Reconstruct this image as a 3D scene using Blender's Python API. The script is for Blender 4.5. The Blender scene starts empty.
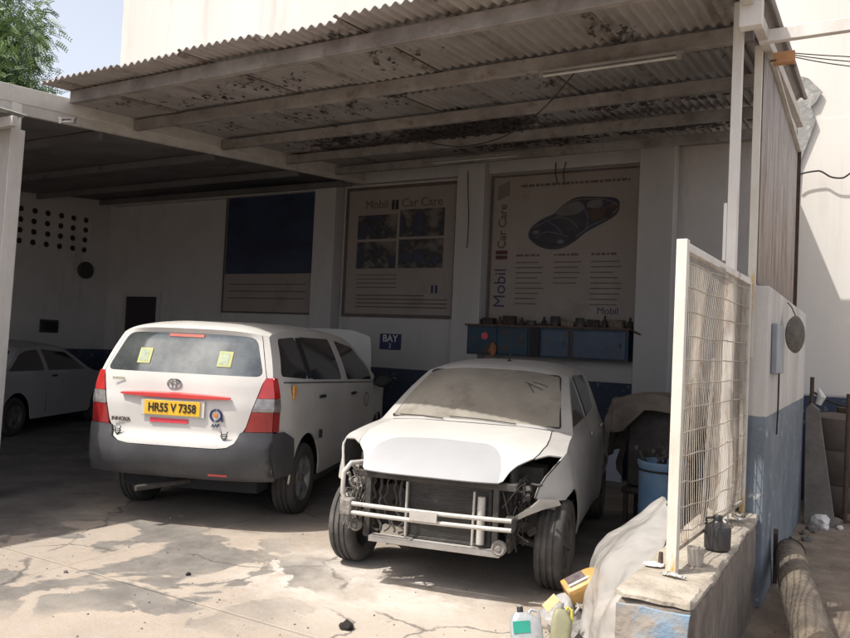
import bpy, bmesh, math, random
import numpy as np
from mathutils import Vector, Matrix, noise
from mathutils.geometry import delaunay_2d_cdt
random.seed(7)
R = math.radians
SC = bpy.context.scene
COL = SC.collection

# ------------------------------------------------------------------ helpers
def newmat(name):
    m = bpy.data.materials.new(name); m.use_nodes = True
    nt = m.node_tree; b = nt.nodes['Principled BSDF']
    return m, nt, b

def M(name, col, rough=.6, metal=0., col2=None, scale=4., lo=.35, hi=.65, bump=0., bscale=30., stretch=(1, 1, 1),
      col3=None, s3=1.3, lo3=.55, hi3=.7, coat=0., trans=0., detail=6., spec=.5, rough2=None):
    m, nt, b = newmat(name)
    N, L = nt.nodes, nt.links
    tc = N.new('ShaderNodeTexCoord'); mp = N.new('ShaderNodeMapping'); mp.inputs['Scale'].default_value = stretch
    L.new(tc.outputs['Object'], mp.inputs['Vector'])
    if col2 is None: col2 = tuple(c * .72 for c in col)
    n1 = N.new('ShaderNodeTexNoise'); n1.inputs['Scale'].default_value = scale; n1.inputs['Detail'].default_value = detail
    n1.inputs['Roughness'].default_value = .62
    L.new(mp.outputs[0], n1.inputs['Vector'])
    r1 = N.new('ShaderNodeValToRGB'); r1.color_ramp.elements[0].position = lo; r1.color_ramp.elements[1].position = hi
    r1.color_ramp.elements[0].color = (*col2, 1); r1.color_ramp.elements[1].color = (*col, 1)
    L.new(n1.outputs['Fac'], r1.inputs['Fac'])
    out = r1.outputs['Color']
    if col3 is not None:
        n3 = N.new('ShaderNodeTexNoise'); n3.inputs['Scale'].default_value = s3; n3.inputs['Detail'].default_value = 8
        n3.inputs['Roughness'].default_value = .7
        L.new(mp.outputs[0], n3.inputs['Vector'])
        r3 = N.new('ShaderNodeMapRange'); r3.inputs['From Min'].default_value = lo3; r3.inputs['From Max'].default_value = hi3
        L.new(n3.outputs['Fac'], r3.inputs['Value'])
        mx = N.new('ShaderNodeMix'); mx.data_type = 'RGBA'
        L.new(r3.outputs[0], mx.inputs['Factor']); L.new(out, mx.inputs['A']); mx.inputs['B'].default_value = (*col3, 1)
        out = mx.outputs['Result']
    L.new(out, b.inputs['Base Color'])
    b.inputs['Roughness'].default_value = rough; b.inputs['Metallic'].default_value = metal
    b.inputs['Coat Weight'].default_value = coat; b.inputs['Coat Roughness'].default_value = .08
    b.inputs['Transmission Weight'].default_value = trans; b.inputs['Specular IOR Level'].default_value = spec
    if rough2 is not None:
        mr = N.new('ShaderNodeMapRange'); mr.inputs['To Min'].default_value = rough; mr.inputs['To Max'].default_value = rough2
        mr.inputs['From Min'].default_value = lo; mr.inputs['From Max'].default_value = hi
        L.new(n1.outputs['Fac'], mr.inputs['Value']); L.new(mr.outputs[0], b.inputs['Roughness'])
    if bump:
        nb = N.new('ShaderNodeTexNoise'); nb.inputs['Scale'].default_value = bscale; nb.inputs['Detail'].default_value = 6
        L.new(mp.outputs[0], nb.inputs['Vector'])
        bp = N.new('ShaderNodeBump'); bp.inputs['Strength'].default_value = bump; bp.inputs['Distance'].default_value = .02
        L.new(nb.outputs['Fac'], bp.inputs['Height']); L.new(bp.outputs[0], b.inputs['Normal'])
    return m

def mesh_obj(name, verts, faces, mat, parent=None, smooth=False, sharp=None):
    me = bpy.data.meshes.new(name)
    me.from_pydata([tuple(v) for v in verts], [], faces); me.update()
    if smooth: me.shade_smooth()
    if sharp:
        s = set(tuple(sorted(e)) for e in sharp)
        for e in me.edges:
            if tuple(sorted(e.vertices)) in s: e.use_edge_sharp = True
    if mat: me.materials.append(mat)
    o = bpy.data.objects.new(name, me); COL.objects.link(o)
    if parent: o.parent = parent
    return o

def tag(o, label=None, cat=None, group=None, kind=None):
    if label: o['label'] = label
    if cat: o['category'] = cat
    if group: o['group'] = group
    if kind: o['kind'] = kind
    return o

def empty(name, loc=(0, 0, 0), rz=0., label=None, cat=None, group=None):
    o = bpy.data.objects.new(name, None); COL.objects.link(o)
    o.location = loc; o.rotation_euler = (0, 0, rz); o.empty_display_size = .1
    return tag(o, label, cat, group)

class MB:
    """collects boxes, tubes, lathes, then builds ONE mesh object"""
    def __init__(s): s.v = []; s.f = []; s.sm = []
    def add(s, v, f, sm=False):
        n = len(s.v); s.v += [tuple(p) for p in v]; s.f += [tuple(i + n for i in q) for q in f]; s.sm += [sm] * len(f); return s
    def box(s, x0, x1, y0, y1, z0, z1, mtx=None):
        v = [Vector((x, y, z)) for z in (z0, z1) for y in (y0, y1) for x in (x0, x1)]
        if mtx is not None: v = [mtx @ p for p in v]
        return s.add(v, [(0, 2, 3, 1), (4, 5, 7, 6), (0, 1, 5, 4), (2, 6, 7, 3), (0, 4, 6, 2), (1, 3, 7, 5)])
    def bar(s, a, b, w, h=None, up=(0, 0, 1)):
        a, b = Vector(a), Vector(b); h = h or w; d = (b - a); L = d.length; d.normalize()
        u = Vector(up)
        if abs(d.dot(u)) > .99: u = Vector((0, 1, 0))
        r = d.cross(u).normalized(); u = r.cross(d).normalized()
        m = Matrix((( r.x, d.x, u.x, a.x), (r.y, d.y, u.y, a.y), (r.z, d.z, u.z, a.z), (0, 0, 0, 1)))
        return s.box(-w/2, w/2, 0, L, -h/2, h/2, m)
    def tube(s, pts, r, n=8, cap=True, closed=False):
        pts = [Vector(p) for p in pts]; K = len(pts); rs = r if isinstance(r, (list, tuple)) else [r] * K
        v = []; f = []; pu = None
        for i, p in enumerate(pts):
            d = (pts[min(i + 1, K - 1)] - pts[max(i - 1, 0)])
            if d.length < 1e-9: d = Vector((0, 0, 1))
            d.normalize()
            if pu is None: pu = d.orthogonal().normalized()
            pu = (pu - d * pu.dot(d)).normalized(); q = d.cross(pu)
            for k in range(n):
                a = 2 * math.pi * k / n; v.append(p + (pu * math.cos(a) + q * math.sin(a)) * rs[i])
        for i in range(K - 1):
            for k in range(n):
                f.append((i*n + k, i*n + (k+1) % n, (i+1)*n + (k+1) % n, (i+1)*n + k))
        s.add(v, f, True)
        if cap: s.add([v[k] for k in range(n)], [tuple(range(n))[::-1]]); s.add([v[(K-1)*n + k] for k in range(n)], [tuple(range(n))])
        return s
    def lathe(s, prof, n=32, axis='z', c=(0, 0, 0), sm=True, mtx=None):
        v = []; f = []; K = len(prof); c = Vector(c)
        for (r, h) in prof:
            for k in range(n):
                a = 2 * math.pi * k / n; x, y = r * math.cos(a), r * math.sin(a)
                p = Vector((x, y, h)) if axis == 'z' else Vector((x, h, y)) if axis == 'y' else Vector((h, x, y))
                v.append((mtx @ p if mtx is not None else p) + c)
        for i in range(K - 1):
            for k in range(n):
                f.append((i*n + k, i*n + (k+1) % n, (i+1)*n + (k+1) % n, (i+1)*n + k))
        return s.add(v, f, sm)
    def poly(s, pts, th):
        """flat polygon (3D points) extruded by vector th"""
        n = len(pts); th = Vector(th); v = [Vector(p) for p in pts]; v += [p + th for p in v]
        f = [tuple(range(n))[::-1], tuple(range(n, 2*n))] + [(i, (i+1) % n, n + (i+1) % n, n + i) for i in range(n)]
        return s.add(v, f)
    def build(s, name, mat, parent=None, bevel=0., fix=True, label=None):
        me = bpy.data.meshes.new(name); me.from_pydata(s.v, [], s.f); me.update()
        for p, k in zip(me.polygons, s.sm): p.use_smooth = k
        if fix:
            bm = bmesh.new(); bm.from_mesh(me); bmesh.ops.recalc_face_normals(bm, faces=bm.faces); bm.to_mesh(me); bm.free()
        me.set_sharp_from_angle(angle=R(40))
        if mat: me.materials.append(mat)
        o = bpy.data.objects.new(name, me); COL.objects.link(o)
        if parent: o.parent = parent
        if bevel:
            b = o.modifiers.new('bevel', 'BEVEL'); b.width = bevel; b.segments = 2; b.limit_method = 'ANGLE'; b.angle_limit = R(40)
        if label: o['label'] = label
        return o

def text(name, body, size, mat, loc, rot, parent=None, ext=.002, sx=1., align='CENTER', bold=0.):
    c = bpy.data.curves.new(name, 'FONT'); c.body = body; c.size = size; c.extrude = ext; c.align_x = align; c.align_y = 'CENTER'
    c.offset = bold
    t = bpy.data.objects.new(name, c); COL.objects.link(t)
    bpy.context.view_layer.update()
    me = bpy.data.meshes.new_from_object(t.evaluated_get(bpy.context.evaluated_depsgraph_get()))
    bpy.data.objects.remove(t); bpy.data.curves.remove(c)
    me.materials.clear(); me.materials.append(mat)
    o = bpy.data.objects.new(name, me); COL.objects.link(o)
    o.location = loc; o.rotation_euler = rot; o.scale = (sx, 1, 1)
    if parent: o.parent = parent
    return o

def inpoly(P, poly):
    x, y = P[:, 0], P[:, 1]; c = np.zeros(len(P), bool); n = len(poly)
    for i in range(n):
        x0, y0 = poly[i]; x1, y1 = poly[(i + 1) % n]
        if y0 == y1: continue
        k = ((y0 > y) != (y1 > y)) & (x < (x1 - x0) * (y - y0) / (y1 - y0) + x0); c ^= k
    return c
def segdist(P, poly):
    d = np.full(len(P), 1e9)
    for i in range(len(poly)):
        a = np.array(poly[i]); b = np.array(poly[(i + 1) % len(poly)]); ab = b - a; L = ab @ ab
        if L < 1e-12: continue
        t = np.clip(((P - a) @ ab) / L, 0, 1); d = np.minimum(d, np.linalg.norm(P - (a + t[:, None] * ab), axis=1))
    return d
def dens(poly, sp):
    out = []
    for i in range(len(poly)):
        a = poly[i]; b = poly[(i + 1) % len(poly)]; n = max(1, int(math.hypot(b[0]-a[0], b[1]-a[1]) / sp + .5))
        if math.hypot(b[0]-a[0], b[1]-a[1]) < 1e-6: continue
        out += [(a[0] + (b[0]-a[0]) * k / n, a[1] + (b[1]-a[1]) * k / n) for k in range(n)]
    return out
def rnd(poly, r, seg=4):
    """round the corners of a polygon"""
    out = []; n = len(poly)
    for i in range(n):
        p = Vector(poly[i]); a = Vector(poly[i-1]) - p; b = Vector(poly[(i+1) % n]) - p
        rr = min(r, a.length * .45, b.length * .45)
        if rr < 1e-5: out.append(tuple(p)); continue
        A = p + a.normalized() * rr; B = p + b.normalized() * rr
        for k in range(seg + 1):
            t = k / seg; q = A * (1-t)**2 + p * 2*t*(1-t) + B * t*t; out.append((q.x, q.y))
    return out
def arc(cx, cz, r, a0, a1, n=14):
    return [(cx + r * math.cos(R(a0 + (a1-a0) * k / n)), cz + r * math.sin(R(a0 + (a1-a0) * k / n))) for k in range(n + 1)]

def patch(name, f, outline, mat, parent, out, holes=(), sp=.05, off=0., th=.008):
    """trimmed panel: a 2D outline (with holes) mapped by f(u,v) onto a curved surface, with real thickness"""
    outline = dens(outline, sp); holes = [dens(h, sp) for h in holes]
    A = np.array(outline); lo, hi = A.min(0), A.max(0)
    gx = np.arange(lo[0] + sp*.5, hi[0], sp); gy = np.arange(lo[1] + sp*.5, hi[1], sp)
    G = np.array([(x + (sp*.5 if j % 2 else 0), y) for j, y in enumerate(gy) for x in gx]).reshape(-1, 2)
    if len(G):
        k = inpoly(G, outline) & (segdist(G, outline) > sp*.45)
        for h in holes: k &= ~inpoly(G, h) & (segdist(G, h) > sp*.45)
        G = G[k]
    pts = list(map(tuple, outline)); ed = [(i, (i+1) % len(outline)) for i in range(len(outline))]
    for h in holes:
        n = len(pts); pts += list(h); ed += [(n+i, n + (i+1) % len(h)) for i in range(len(h))]
    pts += [tuple(g) for g in G]
    V, E_, F, *_ = delaunay_2d_cdt([Vector(p) for p in pts], ed, [], 0, 1e-6)
    V = np.array([(v.x, v.y) for v in V]); F = [tuple(t) for t in F]
    cen = np.array([V[list(t)].mean(0) for t in F])
    k = inpoly(cen, outline)
    for h in holes: k &= ~inpoly(cen, h)
    ar = np.array([abs((V[t[1]][0]-V[t[0]][0])*(V[t[2]][1]-V[t[0]][1]) - (V[t[2]][0]-V[t[0]][0])*(V[t[1]][1]-V[t[0]][1])) for t in F])
    F = [t for t, q, a_ in zip(F, k, ar) if q and a_ > 2e-3*sp*sp]
    used = sorted(set(i for t in F for i in t)); rm = {o: n for n, o in enumerate(used)}
    V = V[used]; F = [tuple(rm[i] for i in t) for t in F]
    P3 = np.array([tuple(f(u, v)) for u, v in V])
    nrm = np.zeros_like(P3)
    for t in F:
        c = np.cross(P3[t[1]] - P3[t[0]], P3[t[2]] - P3[t[0]])
        for i in t: nrm[i] += c
    if callable(out): s = sum(float(np.dot(nrm[i], out(P3[i]))) for i in range(len(P3)))
    else: s = float((nrm @ np.array(out)).sum())
    if s < 0: F = [t[::-1] for t in F]; nrm = -nrm
    nrm /= np.maximum(np.linalg.norm(nrm, axis=1), 1e-12)[:, None]
    P3 = P3 + nrm * off
    n = len(P3); B3 = P3 - nrm * th
    cnt = {}
    for t in F:
        for a, b in zip(t, t[1:] + t[:1]): cnt[(a, b)] = 1
    bd = [(a, b) for (a, b) in cnt if (b, a) not in cnt]
    faces = F + [tuple(i + n for i in t[::-1]) for t in F] + [(b, a, a + n, b + n) for a, b in bd]
    sharp = bd + [(a + n, b + n) for a, b in bd]
    return mesh_obj(name, np.vstack([P3, B3]), faces, mat, parent, True, sharp)

def CR(P, s):
    n = len(P) - 1; s = min(max(s, 0.), n - 1e-9); i = int(s); t = s - i
    p0, p1, p2, p3 = (P[max(i-1, 0)], P[i], P[i+1], P[min(i+2, n)])
    o = []
    for a, b, c, d in zip(p0, p1, p2, p3):
        m1, m2 = (c - a) / 2, (d - b) / 2
        # limit the tangents so that corners stay tight
        if abs(c-b) < 1e-9: m1 = m2 = 0
        else:
            if m1 / (c-b) < 0: m1 = 0
            if m2 / (c-b) < 0: m2 = 0
            if m1 / (c-b) > 3: m1 = 3*(c-b)
            if m2 / (c-b) > 3: m2 = 3*(c-b)
        o.append((2*t**3-3*t*t+1)*b + (t**3-2*t*t+t)*m1 + (-2*t**3+3*t*t)*c + (t**3-t*t)*m2)
    return o

class Surf:
    """car skin: side y = w(x,z) and a centre strip swept from the centre profile C to the edge profile E"""
    def __init__(s, C, E, w, p=3.): s.C, s.E, s.w, s.p = C, E, w, p
    def strip(s, q, t):
        t = min(max(t, -1.), 1.); c = CR(s.C, q); e = CR(s.E, q); a = abs(t) ** s.p
        return (c[0] + (e[0]-c[0])*a, t * s.w(e[0], e[1]), c[1] + (e[1]-c[1])*a)
    def sof(s, ax, val, q0, q1):
        a, b = CR(s.C, q0)[ax], CR(s.C, q1)[ax]
        if (val - a) * (b - a) <= 0: return q0
        if (val - b) * (b - a) >= 0: return q1
        for _ in range(30):
            m = (q0 + q1) / 2
            if (CR(s.C, m)[ax] - val) * (b - a) < 0: q0 = m
            else: q1 = m
        return (q0 + q1) / 2
    def by(s, ax, q0, q1):
        """map (y, coordinate along axis ax of the centre profile) on the strip between q0 and q1"""
        def f(y, v):
            q = s.sof(ax, v, q0, q1); e = CR(s.E, q); return s.strip(q, y / max(s.w(e[0], e[1]), 1e-3))
        return f
    def side(s, sg):
        return lambda x, z: (x, sg * s.w(x, z), z)
    def edge(s, q0, q1, n=24):
        return [tuple(CR(s.E, q0 + (q1-q0)*k/n)) for k in range(n + 1)]

def wheel(parent, x, y, sg, r, w, tyre_m, rim_m, hub_m, spokes=5, rz=0., hubcap=True, name='wheel'):
    prof = [(r*.60, -w*.40), (r*.66, -w*.47), (r*.80, -w*.52), (r*.93, -w*.49), (r*.985, -w*.40), (r, -w*.3)]
    # circumferential tread grooves
    for g in (-.22, 0., .22): prof += [(r, (g-.045)*w), (r*.968, (g-.035)*w), (r*.968, (g+.035)*w), (r, (g+.045)*w)]
    prof += [(r, w*.3), (r*.985, w*.40), (r*.93, w*.49), (r*.80, w*.52), (r*.66, w*.47), (r*.60, w*.40)]
    o = MB().lathe(prof, 48, 'y').build(name, tyre_m, parent)
    o.location = (x, y, r); o.rotation_euler = (0, 0, rz)
    rim = MB(); f = sg
    rim.lathe([(r*.61, -w*.42*f), (r*.58, -w*.36*f), (r*.56, w*.1*f), (r*.575, w*.36*f), (r*.63, w*.44*f), (r*.615, w*.46*f), (r*.56, w*.40*f), (r*.52, w*.22*f)], 40, 'y')
    rim.lathe([(r*.52, w*.22*f), (r*.42, w*.20*f), (r*.36, w*.16*f), (r*.20, w*.26*f), (r*.13, w*.34*f), (.002, w*.36*f)], 30, 'y')
    for k in range(spokes):
        a = 2*math.pi*(k+.3)/spokes; d = Vector((math.cos(a), 0, math.sin(a)))
        rim.bar(d*r*.12 + Vector((0, w*.33*f, 0)), d*r*.56 + Vector((0, w*.38*f, 0)), r*.15, .03, up=(0, 1, 0))
    rm = rim.build('rim', rim_m, o)
    MB().lathe([(.002, 0), (r*.12, 0), (r*.13, -.01*f), (r*.13, -.05*f)], 20, 'y', c=(0, w*.43*f, 0)).build('hub_cap', hub_m, o)
    return o

# ------------------------------------------------------------------ render, camera, light
H = 1.62
fpx, pit, rol, yaw = 770., R(1.8), R(2.6), R(30)
cam = bpy.data.cameras.new('camera'); co = bpy.data.objects.new('camera', cam); COL.objects.link(co)
F_ = Vector((-math.sin(yaw)*math.cos(pit), math.cos(yaw)*math.cos(pit), math.sin(pit))); R0 = Vector((math.cos(yaw), math.sin(yaw), 0)); U0 = R0.cross(F_)
Rr = R0*math.cos(rol) + U0*math.sin(rol); Ur = -R0*math.sin(rol) + U0*math.cos(rol)
co.matrix_world = Matrix(((Rr.x, Ur.x, -F_.x, 0), (Rr.y, Ur.y, -F_.y, 0), (Rr.z, Ur.z, -F_.z, H), (0, 0, 0, 1)))
cam.sensor_width = 36; cam.lens = fpx / 850 * 36; cam.clip_start = .05; cam.clip_end = 2000
SC.camera = co
SC.render.engine = 'CYCLES'
SC.view_settings.view_transform = 'Standard'; SC.view_settings.look = 'None'; SC.view_settings.gamma = 1
SC.view_settings.exposure = EXPOSURE = .30
SC.cycles.max_bounces = 8; SC.cycles.diffuse_bounces = 5; SC.cycles.transparent_max_bounces = 12
SC.cycles.use_denoising = True

k_, m_ = .86, 2.1
to_sun = Vector((-k_, -1, m_)).normalized()
el = math.asin(to_sun.z); az = math.atan2(to_sun.x, to_sun.y)
W = bpy.data.worlds.new('World'); SC.world = W; W.use_nodes = True
nt = W.node_tree; sky = nt.nodes.new('ShaderNodeTexSky'); sky.sky_type = 'NISHITA'; sky.sun_disc = False
sky.sun_elevation = el; sky.sun_rotation = az; sky.dust_density = 9.; sky.air_density = 1.; sky.ozone_density = .6; sky.altitude = 200
# pale summer haze that thickens towards the horizon
tcw = nt.nodes.new('ShaderNodeTexCoord'); sxw = nt.nodes.new('ShaderNodeSeparateXYZ'); nt.links.new(tcw.outputs['Generated'], sxw.inputs[0])
mrw = nt.nodes.new('ShaderNodeMapRange'); mrw.inputs['From Min'].default_value = .0; mrw.inputs['From Max'].default_value = .85; mrw.inputs['To Min'].default_value = .85; mrw.inputs['To Max'].default_value = .12
nt.links.new(sxw.outputs['Z'], mrw.inputs['Value']); mxw = nt.nodes.new('ShaderNodeMix'); mxw.data_type = 'RGBA'
nt.links.new(mrw.outputs[0], mxw.inputs['Factor']); nt.links.new(sky.outputs[0], mxw.inputs['A']); mxw.inputs['B'].default_value = (6.6, 7.0, 7.9, 1)
nt.links.new(mxw.outputs['Result'], nt.nodes['Background'].inputs['Color']); nt.nodes['Background'].inputs['Strength'].default_value = .135
sl = bpy.data.lights.new('sun', 'SUN'); sl.energy = 4.25; sl.angle = R(.6); sl.color = (1, .965, .91)
so = bpy.data.objects.new('sun', sl); COL.objects.link(so); so.rotation_euler = to_sun.to_track_quat('Z', 'Y').to_euler(); so.location = (-6, -6, 14)

# ------------------------------------------------------------------ materials
def ground_material():
    m, nt, b = newmat('concrete_yard'); N, L = nt.nodes, nt.links
    tc = N.new('ShaderNodeTexCoord'); P = tc.outputs['Object']
    def noi(scale, detail=8, rough=.6, dist=0.):
        n = N.new('ShaderNodeTexNoise'); n.inputs['Scale'].default_value = scale; n.inputs['Detail'].default_value = detail
        n.inputs['Roughness'].default_value = rough; n.inputs['Distortion'].default_value = dist; L.new(P, n.inputs['Vector']); return n.outputs['Fac']
    def mr(v, a, b_, c=0., d=1.):
        n = N.new('ShaderNodeMapRange'); n.interpolation_type = 'SMOOTHSTEP'
        for k, x in zip(('From Min', 'From Max', 'To Min', 'To Max'), (a, b_, c, d)): n.inputs[k].default_value = x
        L.new(v, n.inputs['Value']); return n.outputs[0]
    def mth(op, a, b_=None):
        n = N.new('ShaderNodeMath'); n.operation = op
        for i, x in enumerate((a, b_)):
            if x is None: continue
            if isinstance(x, (int, float)): n.inputs[i].default_value = x
            else: L.new(x, n.inputs[i])
        return n.outputs[0]
    def mix(fac, a, b_):
        n = N.new('ShaderNodeMix'); n.data_type = 'RGBA'; L.new(fac, n.inputs['Factor'])
        for k, x in (('A', a), ('B', b_)):
            if isinstance(x, tuple): n.inputs[k].default_value = (*x, 1)
            else: L.new(x, n.inputs[k])
        return n.outputs['Result']
    sx = N.new('ShaderNodeSeparateXYZ'); L.new(P, sx.inputs[0]); X, Y = sx.outputs['X'], sx.outputs['Y']
    def spot(cx, cy, rx, ry, w=.35):
        dx = mth('DIVIDE', mth('SUBTRACT', X, cx), rx); dy = mth('DIVIDE', mth('SUBTRACT', Y, cy), ry)
        d = mth('SQRT', mth('ADD', mth('MULTIPLY', dx, dx), mth('MULTIPLY', dy, dy)))
        d = mth('ADD', d, mth('MULTIPLY', mth('SUBTRACT', noi(1.7, 6), .5), 1.1))
        return mr(d, 1 - w, 1 + w, 1., 0.)
    base = mix(mr(noi(1.1), .35, .68), (.30, .25, .20), (.41, .345, .28))
    base = mix(mr(noi(9, 10, .7), .35, .75), base, (.36, .32, .275))
    base = mix(mr(noi(60, 4, .7), .52, .72, 0, .45), base, (.20, .17, .14))
    # pale, powdery smear in front of the hatchback
    base = mix(mth('MULTIPLY', spot(-3.0, 4.35, .9, .55, .5), mr(noi(3., 8, .7), .34, .6)), base, (.56, .52, .47))
    base = mix(mth('MULTIPLY', spot(-2.3, 3.9, 1.3, .5, .5), .45), base, (.48, .43, .37))
    # drying wet film with crisp-edged dry islands
    wetm = mth('MAXIMUM', spot(-4.6, 3.75, 1.6, 1.05, .3), spot(-5.6, 3.1, 1.0, .8, .3))
    isl = mr(noi(1.25, 9, .58, .5), .492, .515)
    grey = mix(mr(noi(3.5, 9, .7), .3, .7), (.15, .138, .125), (.255, .235, .21))
    base = mix(mth('MULTIPLY', wetm, mth('SUBTRACT', 1., isl)), base, grey)
    # thin damp cracks meandering
    wv = N.new('ShaderNodeTexVoronoi'); wv.feature = 'DISTANCE_TO_EDGE'; wv.inputs['Scale'].default_value = .55
    vm = N.new('ShaderNodeVectorMath'); vm.operation = 'ADD'; nn = N.new('ShaderNodeTexNoise'); nn.inputs['Scale'].default_value = 1.3; nn.inputs['Detail'].default_value = 6
    L.new(P, nn.inputs['Vector']); L.new(P, vm.inputs[0]); L.new(nn.outputs['Color'], vm.inputs[1]); L.new(vm.outputs[0], wv.inputs['Vector'])
    crack = mth('MULTIPLY', mr(wv.outputs['Distance'], .001, .012, 1., 0.), mr(noi(1.4), .40, .52))
    base = mix(mth('MULTIPLY', crack, .8), base, (.10, .09, .08))
    # oily bay floor under the roof
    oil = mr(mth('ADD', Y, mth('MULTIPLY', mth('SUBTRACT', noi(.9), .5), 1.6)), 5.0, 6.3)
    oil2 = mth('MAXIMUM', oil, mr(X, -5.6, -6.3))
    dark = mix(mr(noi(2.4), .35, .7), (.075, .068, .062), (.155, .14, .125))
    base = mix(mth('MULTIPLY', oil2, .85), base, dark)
    # dirt strip to the right of the low wall
    dirt = mr(X, -.66, -.6)
    dcol = mix(mr(noi(3.4, 10, .7), .35, .65), (.15, .118, .09), (.25, .20, .155))
    base = mix(dirt, base, dcol)
    # slab joints
    jx = mth('ABSOLUTE', mth('SUBTRACT', mth('MODULO', mth('ADD', X, 40.9), 3.15), 1.575)); jy = mth('ABSOLUTE', mth('SUBTRACT', mth('MODULO', mth('ADD', Y, 41.55), 2.9), 1.45))
    j = mth('MAXIMUM', mr(mth('ADD', jx, mth('MULTIPLY', noi(4), .012)), .010, .02, 1, 0), mr(mth('ADD', jy, mth('MULTIPLY', noi(4), .012)), .010, .02, 1, 0))
    base = mix(mth('MULTIPLY', mth('MULTIPLY', j, mth('MULTIPLY', mr(noi(1.1), .5, .62), .6)), mth('SUBTRACT', 1., dirt)), base, (.09, .08, .07))
    L.new(base, b.inputs['Base Color'])
    wetr = mth('MULTIPLY', wetm, mth('SUBTRACT', 1., isl))
    rg = mth('SUBTRACT', .9, mth('ADD', mth('MULTIPLY', wetr, .42), mth('MULTIPLY', oil, mr(noi(2.), .45, .65, 0, .35))))
    L.new(rg, b.inputs['Roughness'])
    bp = N.new('ShaderNodeBump'); bp.inputs['Strength'].default_value = .55; bp.inputs['Distance'].default_value = .02
    hh = mth('ADD', mth('MULTIPLY', noi(14, 10, .7), .8), mth('ADD', mth('MULTIPLY', noi(110, 4), .25), mth('MULTIPLY', j, -.8)))
    L.new(hh, bp.inputs['Height']); L.new(bp.outputs[0], b.inputs['Normal'])
    return m

def wall_material(name, top, dado, zd=1.215, stain=(.36, .33, .30), lo3=.56, hi3=.78, damp=None):
    """plaster painted in two bands with drips, grime and scuffs; heights in the object's own metres"""
    m, nt, b = newmat(name); N, L = nt.nodes, nt.links
    tc = N.new('ShaderNodeTexCoord'); P = tc.outputs['Object']
    sx = N.new('ShaderNodeSeparateXYZ'); L.new(P, sx.inputs[0])
    def noi(scale, st=(1, 1, 1), detail=8):
        mp = N.new('ShaderNodeMapping'); mp.inputs['Scale'].default_value = st; L.new(P, mp.inputs[0])
        n = N.new('ShaderNodeTexNoise'); n.inputs['Scale'].default_value = scale; n.inputs['Detail'].default_value = detail; n.inputs['Roughness'].default_value = .65
        L.new(mp.outputs[0], n.inputs['Vector']); return n.outputs['Fac']
    def mr(v, a, b_, c=0., d=1.):
        n = N.new('ShaderNodeMapRange')
        for k, x in zip(('From Min', 'From Max', 'To Min', 'To Max'), (a, b_, c, d)): n.inputs[k].default_value = x
        L.new(v, n.inputs['Value']); return n.outputs[0]
    def mix(fac, a, b_):
        n = N.new('ShaderNodeMix'); n.data_type = 'RGBA'
        if isinstance(fac, float): n.inputs['Factor'].default_value = fac
        else: L.new(fac, n.inputs['Factor'])
        for k, x in (('A', a), ('B', b_)):
            if isinstance(x, tuple): n.inputs[k].default_value = (*x, 1)
            else: L.new(x, n.inputs[k])
        return n.outputs['Result']
    c = mix(mr(noi(1.5), .35, .7), tuple(v*.86 for v in top), top)
    c = mix(mr(noi(2.2, (1, 1, .18)), lo3, hi3, 0, .75), c, stain)
    d = mix(mr(noi(2.8), .38, .62), tuple(v*.7 for v in dado), dado)
    d = mix(mr(noi(9), .60, .68), d, tuple(.5*a + .5*t for a, t in zip(dado, top)))
    ad = N.new('ShaderNodeMath'); ad.operation = 'ADD'; L.new(sx.outputs['Z'], ad.inputs[0])
    mm = N.new('ShaderNodeMath'); mm.operation = 'MULTIPLY'; L.new(noi(14), mm.inputs[0]); mm.inputs[1].default_value = .02; L.new(mm.outputs[0], ad.inputs[1])
    c = mix(mr(ad.outputs[0], zd + .008, zd + .012), d, c)
    c = mix(mr(noi(6, detail=10), .62, .74, 0, .5), c, stain)
    L.new(c, b.inputs['Base Color']); b.inputs['Roughness'].default_value = .82
    bp = N.new('ShaderNodeBump'); bp.inputs['Strength'].default_value = .35; bp.inputs['Distance'].default_value = .015
    L.new(noi(18), bp.inputs['Height']); L.new(bp.outputs[0], b.inputs['Normal'])
    return m

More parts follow.
